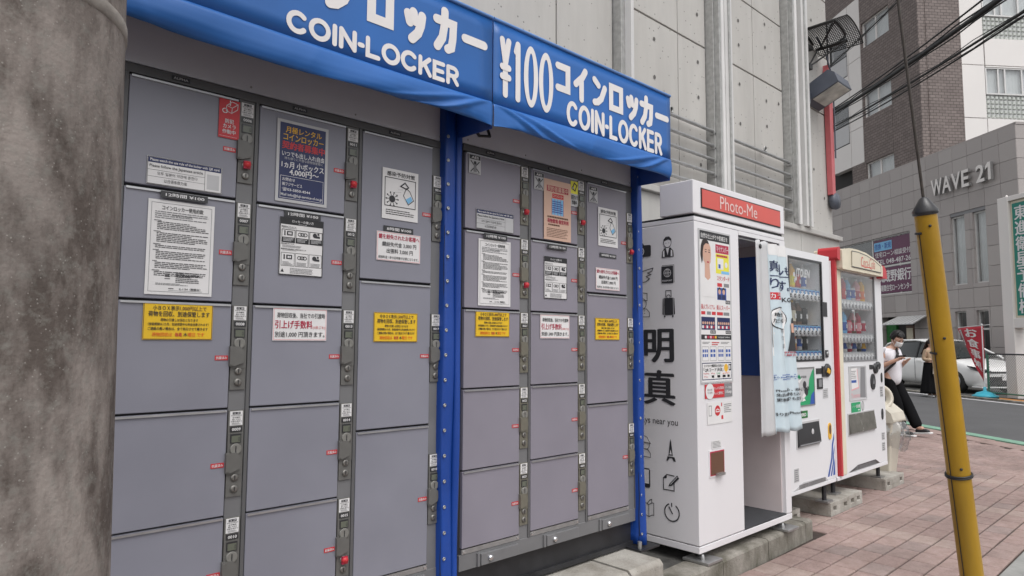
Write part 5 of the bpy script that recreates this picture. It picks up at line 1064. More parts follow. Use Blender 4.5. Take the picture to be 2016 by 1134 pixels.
# concrete blocks that carry the machines (two slots in the front end)
def block(label,x0,x1,y0,y1):
    q=MB(); xm=(x0+x1)/2; z1=.11; hw=.035
    xs=[x0,x0+.05,x0+.05+2*hw,x1-.05-2*hw,x1-.05,x1]
    q.box(x0,x1,y0+.03,y1,0,z1,'blockstone'); q.box(x0,x1,y0,y0+.03,0,.04,'blockstone'); q.box(x0,x1,y0,y0+.03,.075,z1,'blockstone')
    for a,b_ in ((xs[0],xs[1]),(xs[2],xs[3]),(xs[4],xs[5])): q.box(a,b_,y0,y0+.03,.04,.075,'blockstone')
    o=q.build('concrete_block',None,None,bevel=.004); tag(o,label,'concrete block','hollow blocks under the vending machines')
block('grey hollow concrete block under the shared corner of the two vending machines, nearer one',5.70,6.085,2.30,3.08)
block('grey hollow concrete block touching the near block, under the red-pillar machine',6.095,6.40,2.31,3.08)
block('grey hollow concrete block under the far right corner of the red-pillar machine',7.08,7.60,2.34,3.08)
block('grey concrete block half hidden behind the end of the kerb under the booth',5.045,5.36,2.40,3.0)
# ================================================================ RECYCLING BIN
t=thing('recycling_bin','beige bottle recycling bin with hooded round openings and plastic bag, beside the far vending machine','bin',(7.72,2.6,0))
q=MB(); q.add([(7.55,2.46,0),(7.75,2.46,0),(7.75,2.78,0),(7.55,2.78,0),(7.50,2.40,.62),(7.83,2.40,.62),(7.83,2.85,.62),(7.50,2.85,.62)],[(3,2,1,0),(4,5,6,7),(0,1,5,4),(1,2,6,5),(2,3,7,6),(3,0,4,7)],'polycream'); q.build('body',t,None,bevel=.02,seg=3)
q=MB(); q.prismx([(2.37,.60),(2.88,.60),(2.88,.69),(2.80,.73),(2.72,.80),(2.52,.80),(2.40,.70)],7.475,7.855,'polycream'); lid=q.build('lid',t,None,bevel=.03,seg=3)
Mo=T(7.66,2.58,.835)@Matrix.Rotation(R(-32),4,'Z')@Matrix.Rotation(R(-14),4,'X')
q=MB(); q.lathe([(.095,-.16),(.125,-.10),(.130,.05),(.122,.085),(.098,.09),(.086,.07),(.083,.02),(.0,.015)],(0,0,0),'polycream',28,axis='y'); q.build('opening_hood',lid,Mo)
q=MB(); q.disc(0,0,.082,-.022,'black',24); q.build('opening',lid,Mo)
q=MB(); q.lathe([(.095,-.16),(.125,-.10),(.13,.05),(.12,.085),(.10,.09),(.088,.07),(.0,.06)],(0,0,0),'binblue',28,axis='y'); q.build('blue_hood',t,T(7.84,2.66,.835)@Matrix.Rotation(R(-32),4,'Z')@Matrix.Rotation(R(-14),4,'X'))
def bagf(u,v):
    a=2*math.pi*u; wv=.018*math.sin(9*a)+.012*math.sin(17*a+3*v*6); f=.5+.5*math.cos(a-.2)
    rx=.20+.02*v+wv+.14*f*math.sin(math.pi*v)*.9; ry=.255+wv+.05*math.sin(math.pi*v)
    return (7.665+rx*math.cos(a),2.62+ry*math.sin(a),.61-.26*v*(1+.35*f)+.012*math.sin(5*a))
q=MB(); q.grid(bagf,60,10,'plasticbag'); q.build('plastic_bag',t)
# ================================================================ YELLOW GUY COVER, WIRE, CABLES
P0=Vector((4.07,.945,0)); P1=Vector((3.67,.991,2.065)); dirp=(P1-P0).normalized()
t=thing('guy_wire_cover','leaning yellow plastic guy wire cover with black cap on the pavement','guy cover',P0)
L_=(P1-P0).length
Mg=Matrix.Translation(P0)@dirp.to_track_quat('Z','Y').to_matrix().to_4x4()
q=MB(); q.lathe([(.052,-.0),(.051,L_*.5),(.049,L_*.985)],(0,0,0),'polyyellow',32); q.build('sleeve',t,Mg)
q=MB(); q.lathe([(.0495,L_*.98),(.056,L_*.982),(.057,L_*.99),(.02,L_*1.018),(.008,L_*1.022),(.0,L_*1.024)],(0,0,0),'plasticdark',28); q.build('cap',t,Mg)
camd=(Mg.inverted()@Vector((0,0,CAMZ))); aim=math.atan2(camd.y,camd.x)
def onsl(z,da,r_=.0545): a=aim+R(da); return Vector((r_*math.cos(a),r_*math.sin(a),z))
side=1 if (Mg@onsl(1,40)-Mg@onsl(1,-40)).dot(rt)<0 else -1
q=MB(); q.tube([onsl(L_*f,side*(46-10*(1-f)),.0545-.005*f) for f in [i/20*.94 for i in range(21)]],.0022,'black',6); q.build('seam',t,Mg)
for f in (.42,.955,.695):
    q=MB(); a0=aim+R(-side*10 if f!=.955 else side*5); p=onsl(L_*(f if f!=.42 else .388),(-side*14),.052); q.lathe([(.0,0),(.0065,0),(.0065,.003),(.0,.004)],(0,0,0),'black',10); q.build('rivet',t,Mg@Matrix.Translation(p)@Vector((p.x,p.y,0)).to_track_quat('Z','Y').to_matrix().to_4x4())
q=MB(); zz=L_*.365; q.tube([(.0562*math.cos(a*.2618),.0562*math.sin(a*.2618),zz+.0) for a in range(25)],.005,'black',6); q.tube([(.0562*math.cos(a*.2618),.0562*math.sin(a*.2618),zz+.008) for a in range(25)],.005,'black',6); q.build('strap',t,Mg)
for f in (.66,.94):
    q=MB(); q.tube([onsl(L_*f,side*(80-10*i),.056-.005*f) for i in range(6)],.006,'black',6); q.build('tie',t,Mg)
q=MB(); Pe=P0+dirp*9.2; d2=Pe-P1
for j in range(7):
    pts=[]
    for i in range(121):
        f=i/120; a=f*70+j*6.283/6; o_=.0035*(0 if j==6 else 1); pts.append(Vector((o_*math.cos(a),o_*math.sin(a),L_+.02+f*(9.2-L_))))
    q.tube(pts,.0038,'wire',5)
o=q.build('guy_wire',None,Mg); tag(o,'thick twisted steel guy wire rising from the yellow cover','wire')
def pixray(x,y):
    d=(rt2*((x-1008)/1327)+up2*((567-y)/1327)+fw); d.normalize(); return d
def cable(pix,ranges,r_,label,loops=0,sag=0.):
    pts=[Vector((0,0,CAMZ))+pixray(*p)*g for p,g in zip(pix,ranges)]
    P=[]; 
    for i in range(41):
        f=-.25+1.85*i/40; p=pts[0]+(pts[1]-pts[0])*f; p.z-=sag*4*f*(1-f); P.append(p)
    q=MB(); q.tube(P,r_,'cable',6)
    if loops:
        a=[p+Vector((0,0,r_+.02+.02*math.sin(i*1.7))) for i,p in enumerate(P)]; q.tube(a,r_*.35,'cable',5); q.tube([p-Vector((0,0,r_+.012+.03*math.sin(i*.9)**2)) for i,p in enumerate(P)],r_*.3,'cable',5)
    o=q.build('overhead_cable'); tag(o,label,'cable','overhead cables')
cable([(1560,270),(2060,-68)],[21,10.5],.036,'thickest overhead cable bundle crossing above the yellow pole',1,.1)
cable([(1560,262),(2060,-100)],[21,10.5],.014,'thin cable just above the thickest bundle',0,.14)
cable([(1560,290),(2120,-45)],[21,10.5],.020,'second overhead cable bundle, running below the thickest one',1,.12)
cable([(1560,296),(2120,-38)],[21,10.5],.014,'lowest thin overhead cable, under the second bundle',0,.16)
cable([(1600,160),(1830,-60)],[22,15],.016,'short thin overhead cable near the top edge, left of the guy wire',1,.05)
# ================================================================ BUILDING ACROSS THE STREET (street frame: s, d, z)
def cut(rects,hole):
    out=[]
    for (a,b_,c_,d_) in rects:
        h0,h1,h2,h3=hole
        if h1<=a or h0>=b_ or h3<=c_ or h2>=d_: out.append((a,b_,c_,d_)); continue
        if h0>a: out.append((a,h0,c_,d_))
        if h1<b_: out.append((h1,b_,c_,d_))
        m0,m1=max(a,h0),min(b_,h1)
        if h2>c_: out.append((m0,m1,c_,h2))
        if h3<d_: out.append((m0,m1,h3,d_))
    return [r_ for r_ in out if r_[1]-r_[0]>.03 and r_[3]-r_[2]>.03]
FD=17.5
bd=thing('office_building','grey granite and brown brick apartment building across the street with metal letters WAVE 21','building',SW(-24,20,0),R(-127.6+0))
q=MB(); q.box(-34,-18.93,FD+.35,23.48,0,8.1,'darkvoid'); q.build('podium_core',bd,MBD)
holes=[(-29.4,-23.84,3.35,5.70),(-21.76,-21.10,3.42,5.80),(-20.77,-20.19,3.42,5.80),(-21.73,-21.22,.9,2.52),(-20.78,-20.27,.9,2.52),(-25.75,-23.78,0,2.45),(-31.5,-29.9,0,2.4),(-21.76,-20.19,5.805,5.93)]
zr=[0,.66,1.30,1.96,2.62,3.27,3.93,4.58,5.24,5.90,6.5,7.16,7.77,8.22]
rg=random.Random(5)
sx=[-18.875-.662*i for i in range(0,22)]
for i in range(len(sx)-1):
    for j in range(len(zr)-1):
        rs=[(sx[i+1]+.006,sx[i]-.006,zr[j]+.006,zr[j+1]-.006)]
        for h in holes: rs=cut(rs,h)
        for a in rs:
            q=MB(); q.box(a[0],a[1],FD,FD+.33,a[2],a[3],rg.choice(('granite','granite','granite_b','granite_c'))); q.build('granite_panel',bd,MBD)
for i in range(8):
    for j in range(len(zr)-1):
        q=MB(); q.box(-18.93,-18.876,FD+.012+i*.75,FD+.74+i*.75,zr[j]+.006,zr[j+1]-.006,rg.choice(('granite','granite_b','granite_c'))); q.build('granite_panel',bd,MBD)
q=MB(); q.box(-34,-18.9,FD+.02,FD+.34,8.222,8.30,'granite_b'); q.box(-18.97,-18.86,FD+.02,24,8.222,8.30,'granite_b'); q.build('coping',bd,MBD)
q=MB(); q.box(-21.76,-20.19,FD+.02,FD+.1,5.81,5.925,'greyink'); q.build('dark_lintel',bd,MBD)
def window(s0,s1,z0,z1,mull,rails=(),back='darkvoid',d=FD+.12,cur=None,frame='alu',pane='pane'):
    q=MB(); f=.045
    q.box(s0,s0+f,d-.03,d+.05,z0,z1,frame); q.box(s1-f,s1,d-.03,d+.05,z0,z1,frame); q.box(s0+f,s1-f,d-.03,d+.05,z0,z0+f,frame); q.box(s0+f,s1-f,d-.03,d+.05,z1-f,z1,frame)
    for m in mull: q.box(m-.03,m+.03,d-.025,d+.045,z0+f,z1-f,frame)
    for m in rails: q.box(s0+f,s1-f,d-.02,d+.04,m-.03,m+.03,frame)
    o=q.build('window',bd,MBD)
    q=MB(); q.box(s0+f,s1-f,d+.0,d+.012,z0+f,z1-f,pane); q.build('pane',o,MBD)
    q=MB(); q.box(s0,s1,d+.16,d+.2,z0,z1,back)
    if cur:
        for a,b_ in cur: q.grid(lambda u,v:(a+(b_-a)*u,d+.12+.02*math.sin(u*(b_-a)*40),z0+(z1-z0)*v),24,1,'curtainroom')
    q.build('room_behind',o,MBD); return o
w_=window(-29.4,-23.84,3.35,5.70,(-28.2,-26.2,-24.55),(4.5,),d=FD+.1)
def wsign(nm,a,b_,z0,z1,k,fn):
    q=MB(); q.box(a,b_,FD+.075,FD+.095,z0,z1,k); fn(q); q.build(nm,w_,MBD)
yy=FD+.072
wsign('window_sign',-26.14,-23.9,4.56,5.62,'purple',lambda q:(q.box(-26.1,-25.0,FD+.068,FD+.0745,5.16,5.52,'sky_blue'),q.text('借換・新規',-26.06,-25.04,5.22,5.47,FD+.066,'inkblue',.02),q.text('住宅ローン相談受付',-26.05,-23.92,4.90,5.12,yy,'paper',.01),q.text('TEL 048-487-26',-25.95,-23.92,4.6,4.8,yy,'paper',.01)))
wsign('bank_sign',-26.14,-23.9,3.42,4.44,'purple',lambda q:(q.text('武蔵野銀行',-25.95,-23.95,3.86,4.34,yy,'paper',.03),q.text('朝霞住宅ローンセンター',-25.75,-23.92,3.5,3.76,yy,'paper',.025)))
for a,b_ in ((-21.76,-21.10),(-20.77,-20.19)): window(a,b_,3.42,5.80,(),(),back='curtainroom',d=FD+.12,cur=[(a,b_)])
for a,b_ in ((-21.73,-21.22),(-20.78,-20.27)): window(a,b_,.9,2.52,(),(1.9,),d=FD+.12)
q=MB(); q.box(-34,-29.45,FD+.1,FD+.14,0,2.4,'darkvoid'); q.build('side_entrance',bd,MBD); q=MB(); q.box(-25.7,-23.8,FD+.3,FD+.34,0,2.42,'darkvoid'); q.box(-25.7,-25.1,FD+.2,FD+.29,.0,2.2,'leafgreen'); q.box(-24.4,-23.95,FD+.1,FD+.29,.9,2.1,'brown'); q.box(-24.35,-24.0,FD+.08,FD+.1,1.3,2.0,'cream'); q.build('shop_front',bd,MBD)
# letters
x=-22.4
for ch,a,b_ in (('W',-22.40,-21.86),('A',-21.86,-21.44),('V',-21.42,-21.00),('E',-20.96,-20.64),('2',-20.33,-19.98),('1',-19.93,-19.72)):
    v,f,(p0,p1,p2,p3)=glyphs(ch,.02,3) if ch!='1' else ([(0,.62),(0,.8),(.5,1),(1,1),(1,0),(.5,0),(.5,.76)],[(2,1,0,6),(3,2,6,5,4)],(0,1,0,1)); q=MB()
    V=[(a+(p[0]-p0)/(p1-p0)*(b_-a),6.69+(p[1]-p2)/(p3-p2)*.58) for p in v]
    n=len(V); q.add([(x_,FD-.16,z) for x_,z in V]+[(x_,FD-.06,z) for x_,z in V],[tuple(g) for g in f],'white_panel')
    from collections import Counter
    ed=Counter(); 
    for g in f:
        for i in range(len(g)): e=(g[i],g[(i+1)%len(g)]); ed[e]+=1
    for (e0,e1) in ed:
        if (e1,e0) not in ed: q.add([(V[e0][0],FD-.16,V[e0][1]),(V[e1][0],FD-.16,V[e1][1]),(V[e1][0],FD-.06,V[e1][1]),(V[e0][0],FD-.06,V[e0][1])],[(3,2,1,0)],'steel')
    q.box((a+b_)/2-.02,(a+b_)/2+.02,FD-.062,FD+.001,6.9,6.94,'steel'); q.build('letter',bd,MBD)
# brick tower above
TD=FD+.03
q=MB()
rs=[(-26.45,-22.95,8.303,17.5)]
for h in ((-26.35,-24.58,13.95,15.05),(-26.36,-24.58,10.90,12.0),(-26.36,-24.6,8.303,8.96)): rs=cut(rs,h)
for a in rs: q.box(a[0],a[1],TD,TD+.3,a[2],a[3],'brick_tile')
q.build('brick_face',bd,MBD)
q=MB(); q.box(-23.2,-22.93,TD+.305,19.23,8.303,17.5,'brick_tile'); q.build('brick_side',bd,MBD)
q=MB(); q.box(-31,-23.25,TD+.32,24.5,8.2,17.4,'darkvoid'); q.box(-23.28,-23.12,19.25,25.48,8.2,17.4,'darkvoid'); q.build('tower_core',bd,MBD)
q=MB(); q.box(-27.33,-26.46,TD,TD+.3,7.9,9.05,'brick_tile'); q.build('brick_band',bd,MBD); q=MB(); q.box(-34,-26.46,TD,TD+.3,16.35,17.5,'brick_tile'); q.build('brick_band',bd,MBD)
for z0,z1 in ((13.95,15.05),(10.90,12.0),(7.9,8.96)): window(-26.36,-24.58,z0 if z0>8 else 8.24,z1,(-25.5,),(),back='curtainroom',d=TD+.1,cur=[(-25.5,-24.62)],frame='white_panel')
for z0,z1 in ((9.07,10.62),(10.64,13.66),(13.68,16.33)):
    for a,b_ in ((-28.85,-27.36),(-27.34,-26.47)):
        rs=[(a+.008,b_-.008,z0,z1)]
        for h in ((-28.78,-27.43,13.2,15.1),(-28.78,-27.43,10.15,12.1)): rs=cut(rs,h)
        for r4 in rs: q=MB(); q.box(r4[0],r4[1],TD,TD+.3,r4[2],r4[3],'white_panel'); q.build('white_panel',bd,MBD)
for z0,z1 in ((13.2,15.1),(10.15,12.1)):
    window(-28.78,-27.43,z0,z1,(),(z0+.95,),back='darkvoid',d=TD+.05,frame='darksteel'); q=MB(); q.box(-28.73,-27.48,TD+.0,TD+.02,z0+.05,z0+.9,'palegrey'); q.build('balcony_glass',bd,MBD)
zs_=[8.303,9.88,11.94,13.0,15.0,17.5]
for z0,z1 in ((8.303,9.87),(9.89,11.93),(11.95,14.9),(14.92,17.5)):
    for a,b_ in ((19.24,20.16),(20.18,22.6),(22.62,25.5)):
        rs=[(a,b_,z0,z1)]
        for h in ((20.2,22.5,9.92,11.87),(20.2,22.5,13.0,15.05)): rs=cut(rs,h)
        for r4 in rs: q=MB(); q.box(-23.11,-22.95,r4[0]+.005,r4[1]-.005,r4[2]+.005,r4[3]-.005,'white_panel'); q.build('white_panel',bd,MBD)
Mside=MBD@T(-22.95,0,0)@Matrix.Rotation(R(90),4,'Z')
for z0,z1 in ((10.82,11.87),(13.9,15.05)):
    q=MB(); s0,s1,f=20.2,22.5,.05; d=.05
    q.box(s0,s0+f,d-.03,d+.05,z0,z1,'alu'); q.box(s1-f,s1,d-.03,d+.05,z0,z1,'alu'); q.box(s0+f,s1-f,d-.03,d+.05,z0,z0+f,'alu'); q.box(s0+f,s1-f,d-.03,d+.05,z1-f,z1,'alu')
    for m in (20.72,21.0,21.7): q.box(m-.03,m+.03,d-.025,d+.045,z0+f,z1-f,'alu')
    o=q.build('window',bd,Mside); q=MB(); q.box(s0+f,s1-f,d,d+.012,z0+f,z1-f,'pane'); q.build('pane',o,Mside)
    q=MB(); q.grid(lambda u,v:(s0+(s1-s0)*u,d+.1+.015*math.sin(u*90),z0+(z1-z0)*v),40,1,'curtainroom'); q.build('room_behind',o,Mside)
    q=MB(); q.box(s0,s1,.1,.13,z0-.92,z0-.01,'palegrey')
    for i in range(13):
        for j in range(5):
            a=s0+.02+i*.177; z=z0-.905+j*.18; q.add([(a,.1,z),(a+.15,.1,z),(a+.15,.1,z+.155),(a,.1,z+.155),(a+.03,.05,z+.03),(a+.12,.05,z+.03),(a+.12,.05,z+.125),(a+.03,.05,z+.125)],[(4,5,6,7),(0,1,5,4),(1,2,6,5),(2,3,7,6),(3,0,4,7)],'glassblock')
    tag(q.build('glass_blocks',bd,Mside),None,None,None,'stuff')
# small shop awning
t=thing('shop_awning','small ribbed grey metal awning over the shop front across the street','awning',SW(-24,17,2.1))
q=MB(); q.add([(-24.75,16.86,2.11),(-22.98,16.86,2.11),(-23.05,17.48,2.42),(-24.6,17.48,2.42),(-24.75,16.86,2.14),(-22.98,16.86,2.14),(-23.05,17.48,2.45),(-24.6,17.48,2.45)],[(3,2,1,0),(4,5,6,7),(0,1,5,4),(1,2,6,5),(2,3,7,6),(3,0,4,7)],'palegrey'); q.build('sheet',t,MBD)
for i in range(9):
    f=i/8; a=Vector((-24.75+1.77*f,16.86,2.145)); b_=Vector((-24.6+1.55*f,17.48,2.455)); q=MB(); q.tube([a,b_],.018,'galv',6); q.build('rib',t,MBD)
# ================================================================ PARKED CAR
car=thing('parked_car','white parked car facing right in front of the granite building, behind the red banner','car',SW(-19.8,15.6,0),R(-127.6))
Mc=MBD@T(-17.55,15.6,0)@Matrix.Rotation(R(180),4,'Z')@Matrix.Scale(-1,4,(0,1,0))
Mc=MBD@T(-17.55,15.6,-.01)@Matrix(((-1,0,0,0),(0,1,0,0),(0,0,1,0),(0,0,0,1)))
def loft(q,stn,fn,keyf,closed=False):
    rows=[fn(s_) for s_ in stn]; n=len(rows[0]); o_=len(q.v); q.v+=[tuple(p) for r_ in rows for p in r_]
    for i in range(len(rows)-1):
        for j in range(n-1): q.f.append((o_+i*n+j,o_+(i+1)*n+j,o_+(i+1)*n+j+1,o_+i*n+j+1)); q.k.append(keyf(i,j)); q.sm.append(True)
    return rows
def mirror_sec(h): return [(x,-y,z) for x,y,z in h[::-1]]+[(x,y,z) for x,y,z in h[1:]] if False else [(x,-y,z) for x,y,z in h]+[(x,y,z) for x,y,z in h[::-1][1:]]
st_=[(0,.58,.28,.58),(.06,.70,.22,.66),(.2,.79,.18,.74),(.45,.84,.17,.83),(.9,.865,.17,.93),(1.25,.87,.17,.98),(2.5,.875,.17,1.0),(3.8,.87,.18,1.02),(4.35,.83,.22,1.02),(4.58,.74,.3,.95)]
def sec(s_):
    x,w2,zb_,zt_=s_; h=[(x+.0,w2*.80,zb_),(x,w2*.98,zb_+.10),(x,w2,zb_+.28),(x,w2*.985,zt_-.10),(x,w2*.93,zt_-.01),(x,w2*.70,zt_+.035),(x,0,zt_+.06)]
    return mirror_sec(h)
q=MB(); rows=loft(q,st_,sec,lambda i,j:'carwhite')
n_=len(rows[0]); q.f+=[tuple(range(n_)),tuple(range(len(rows)*n_-1,(len(rows)-1)*n_-1,-1))]; q.k+=['carwhite']*2; q.sm+=[True]*2
q.box(.3,4.3,-.7,.7,.17,.3,'tyre'); cb=q.build('body',car,Mc); sm_=cb.modifiers.new('sub','SUBSURF'); sm_.levels=1; sm_.render_levels=1
gh=[(.98,.79,.72,.99,1.0),(1.5,.80,.66,1.0,1.27),(2.0,.80,.62,1.0,1.49),(2.7,.80,.62,1.0,1.565),(3.6,.79,.60,1.0,1.55),(4.15,.77,.58,1.0,1.44),(4.5,.74,.62,.98,1.05)]
def gsec(s_):
    x,wb,wt,z0,z1=s_; zz=max(z0+.005,z1-.05); h=[(x,wb,z0),(x,wt+.04,zz),(x,wt*.9,z1),(x,0,z1+.02)]
    return mirror_sec(h)
q=MB(); loft(q,gh,gsec,lambda i,j:'carglass' if (j in(0,5)) or (i<2 ) or i==5 else 'carwhite'); q.build('greenhouse',car,Mc)
for sg_ in (-1,1):
    q=MB()
    q.tube([(.98,sg_*.79,.99),(1.5,sg_*.705,1.23),(2.0,sg_*.665,1.45),(2.7,sg_*.66,1.525),(3.6,sg_*.64,1.51),(4.15,sg_*.62,1.40),(4.5,sg_*.70,1.0)],.035,'carwhite',6); q.tube([(2.55,sg_*.815,.98),(2.5,sg_*.67,1.5)],.03,'plasticdark',6); q.tube([(3.6,sg_*.80,.98),(3.55,sg_*.66,1.5)],.03,'plasticdark',6); q.build('pillar',car,Mc)
    q=MB(); q.lathe([(.0,-.1),(.06,-.09),(.085,-.02),(.08,.06),(.0,.09)],(0,0,0),'carwhite',14,axis='y'); q.build('side_mirror',car,Mc@T(1.42,sg_*.98,1.04)@Matrix.Scale(1.3,4,(0,1,0)))
    for wx in (.86,3.56):
        q=MB(); q.lathe([(.0,-.1),(.30,-.1),(.325,-.06),(.325,.06),(.30,.1),(.0,.1)],(0,0,0),'tyre',24,axis='y'); wo=q.build('wheel',car,Mc@T(wx,sg_*.77,.325)); q=MB(); q.lathe([(.0,.08),(.20,.08),(.215,.11),(.19,.112),(.0,.1)],(0,0,0),'rim',16,axis='y'); q.build('rim',wo,Mc@T(wx,sg_*.77,.325)@Matrix.Scale(-sg_,4,(0,1,0)))
    q=MB(); q.add([(.045,sg_*.38,.60),(.10,sg_*.66,.60),(.34,sg_*.815,.68),(.46,sg_*.82,.77),(.24,sg_*.76,.74),(.06,sg_*.44,.64)],[(0,1,2,3,4,5)],'lampclear'); q.v=[(x-.03,y*1.02,z+.02) for x,y,z in q.v]; hl=q.build('headlight',car,Mc,solid=.04)
    q=MB(); q.lathe([(.0,0),(.05,0),(.05,.02),(.0,.03)],(0,0,0),'plasticdark',12,axis='x'); q.build('lamp_unit',hl,Mc@T(.03,sg_*.60,.66))
    q=MB(); q.box(1.25,1.262,sg_*.872,sg_*.88,.3,.97,'greyink'); q.box(2.52,2.532,sg_*.872,sg_*.882,.25,.98,'greyink'); q.box(1.26,2.52,sg_*.872,sg_*.881,.245,.255,'greyink'); q.box(2.2,2.42,sg_*.87,sg_*.90,.86,.89,'carwhite'); q.build('door_line',car,Mc)
    q=MB(); q.box(.01,.06,sg_*.50,sg_*.66,.30,.47,'palegrey') if False else q.prism([(.0,.3),(.05,.3),(.05,.46),(.0,.46)],sg_*.54 if sg_>0 else -.66,sg_*.66 if sg_>0 else -.54,'palegrey'); q.build('fog_lamp',car,Mc)
q=MB(); q.box(-.02,.05,-.56,.56,.26,.50,'plasticdark'); q.build('lower_grille',car,Mc); q=MB(); q.box(-.012,.06,-.5,.5,.60,.645,'plasticdark'); q.build('upper_grille',car,Mc)
q=MB(); q.box(-.034,-.02,-.165,.165,.40,.565,'paper'); pl_=q.build('number_plate',car,Mc)
v,f,(p0,p1,p2,p3)=glyphs('・・18',.01); q=MB(); q.add([(-.038,.15-(p[0]-p0)/(p1-p0)*.30 if False else -.15+(p[0]-p0)/(p1-p0)*.30,.43+(p[1]-p2)/(p3-p2)*.09) for p in v],f,'leafgreen'); q.build('plate_number',pl_,Mc)
q=MB(); q.add([(-.0,-.80,.20),(.02,.80,.20),(-.02,.62,.235),(-.03,-.62,.235)],[(0,1,2,3)],'carwhite'); q.box(-.02,.35,-.78,.78,.185,.225,'carwhite'); q.build('front_lip',car,Mc,bevel=.01)
# ================================================================ BANNER, SIGN PILLAR, FENCE
t=thing('banner_flag','red vertical banner with white brush characters in a turquoise stand','banner',SW(-16.82,14.3,0))
def flg(u,v):
    top=1.885-.05*u; bot=.26+.62*u**1.2; z=bot+(top-bot)*v; return (-16.83-1.02*u*(.36+.64*v),14.3+.05*math.sin(5*u+2*v)+.10*u,z)
q=MB(); q.grid(flg,24,24,'flagred'); fo=q.build('cloth',t,MBD,solid=.004)
q=MB()
def fw_(u,v): p=flg(u,v); return (p[0],p[1]-.012,p[2])
def ft(s,u0,u1,v0,v1,k_):
    v,f,(a,b_,c_,d_)=glyphs(s,.04,2,.0); q.add([tuple(Vector(fw_(u1-(p[0]-a)/(b_-a)*(u1-u0),v0+(p[1]-c_)/(d_-c_)*(v1-v0)))-Vector((0,.001*p[2],0))) for p in v],f,k_)
for i,ch in enumerate('お食事処'): ft(ch,.22,.62,.80-.205*i,.97-.205*i,'sign_white')
q.grid(lambda a,b_:fw_(.80+.12*a,.56+.40*b_),3,8,'sign_white',False)
for i,ch in enumerate('ランチ営業中'): 
    v,f,(a,b_,c_,d_)=glyphs(ch,.02); q.add([tuple(Vector(fw_(.90-(p[0]-a)/(b_-a)*.07,.89-.06*i+(p[1]-c_)/(d_-c_)*.045))-Vector((0,.006+.001*p[2],0))) for p in v],f,'ink')
q.build('lettering',fo,MBD)
q=MB(); q.tube([(-16.82,14.3,.2),(-16.82,14.3,1.91)],.014,'white',8); q.tube([(-16.55,14.3,1.915),(-17.7,14.33,1.86)],.008,'white',6); q.lathe([(.0,0),(.025,0),(.025,.04),(.0,.05)],(-16.82,14.3,1.9),'white',8); q.build('pole',t,MBD)
q=MB(); q.lathe([(.0,0),(.27,0),(.30,.02),(.30,.05),(.24,.07),(.19,.12),(.10,.15),(.04,.17),(.035,.27),(.0,.28)],(-16.82,14.3,-.01),'turq',28); q.build('water_base',t,MBD)
t=thing('sign_pillar','white framed standing sign with green panel of white characters at the right edge','sign',SW(-15.8,14.8,0))
for a in (-16.50,-15.42):
    q=MB(); q.box(a,a+.33,14.65,14.95,0,5.28,'white_panel'); q.build('post',t,MBD,bevel=.01)
q=MB(); q.box(-16.17,-15.42,14.66,14.94,5.15,5.28,'white_panel'); q.box(-16.17,-15.42,14.66,14.94,1.82,2.08,'white_panel'); q.build('cross_beam',t,MBD,bevel=.01)
q=MB(); q.box(-16.165,-15.425,14.72,14.90,2.085,5.145,'cream'); q.build('sign_case',t,MBD,bevel=.01)
q=MB(); q.box(-16.10,-15.50,14.708,14.722,2.14,5.07,'teal'); 
for i,ch in enumerate('東進衛星予備校'): q.text(ch,-16.03,-15.66,4.62-.405*i,4.99-.405*i,14.703,'white',.03)
q.build('green_panel',t,MBD)
for a in (-16.35,-15.26): q=MB(); q.lathe([(.0,0),(.02,0),(.02,.03),(.035,.05),(.0,.08)],(a,14.8,5.28),'white_panel',8); q.build('eye_bolt',t,MBD)
t=thing('chainlink_fence','low green framed chain link fence in front of the white sign post','fence',SW(-15,14.35,0))
for a in (-16.80,-14.8,-12.8): q=MB(); q.tube([(a,14.4,0),(a,14.4,1.15)],.03,'fencegreen',8); q.build('post',t,MBD)
for z in (1.14,.12): q=MB(); q.tube([(-16.8,14.4,z),(-12.8,14.4,z)],.02,'fencegreen' if z<1 else 'darksteel',8); q.build('rail',t,MBD)
q=MB(); n=56
for i in range(-14,n):
    for sg_ in (-1,1):
        a=-16.78+i*.07; b_=a+1.0 
        l0,l1=0.,1.
        if a<-16.78: l0=(-16.78-a)
        if b_>-12.82: l1=(-12.82-a)
        if l1<=l0: continue
        za,zb2=(.13+l0*.99,.13+l1*.99) if sg_>0 else (1.12-l0*.99,1.12-l1*.99)
        q.tube([(a+l0,14.4+.004*sg_,za),(a+l1,14.4+.004*sg_,zb2)],.003,'galv',4,sm=False)
tag(q.build('wire_mesh',t,MBD),None,None,None,'stuff')
t=thing('parking_sign','small white sign with a blue wheelchair symbol on the wall behind the banner','sign',SW(-17.9,17.3,1))
q=MB(); q.box(-19.62,-19.24,17.44,17.46,.95,1.45,'paper'); q.build('plate',t,MBD); q=MB(); q.ring(-19.43,1.15,.09,.03,17.435,'inkblue'); q.disc(-19.45,1.36,.035,17.435,'inkblue',10); q.stroke([(-19.45,1.32),(-19.45,1.2),(-19.38,1.18),(-19.34,1.08)],.03,17.434,'inkblue'); q.build('symbol',t,MBD)
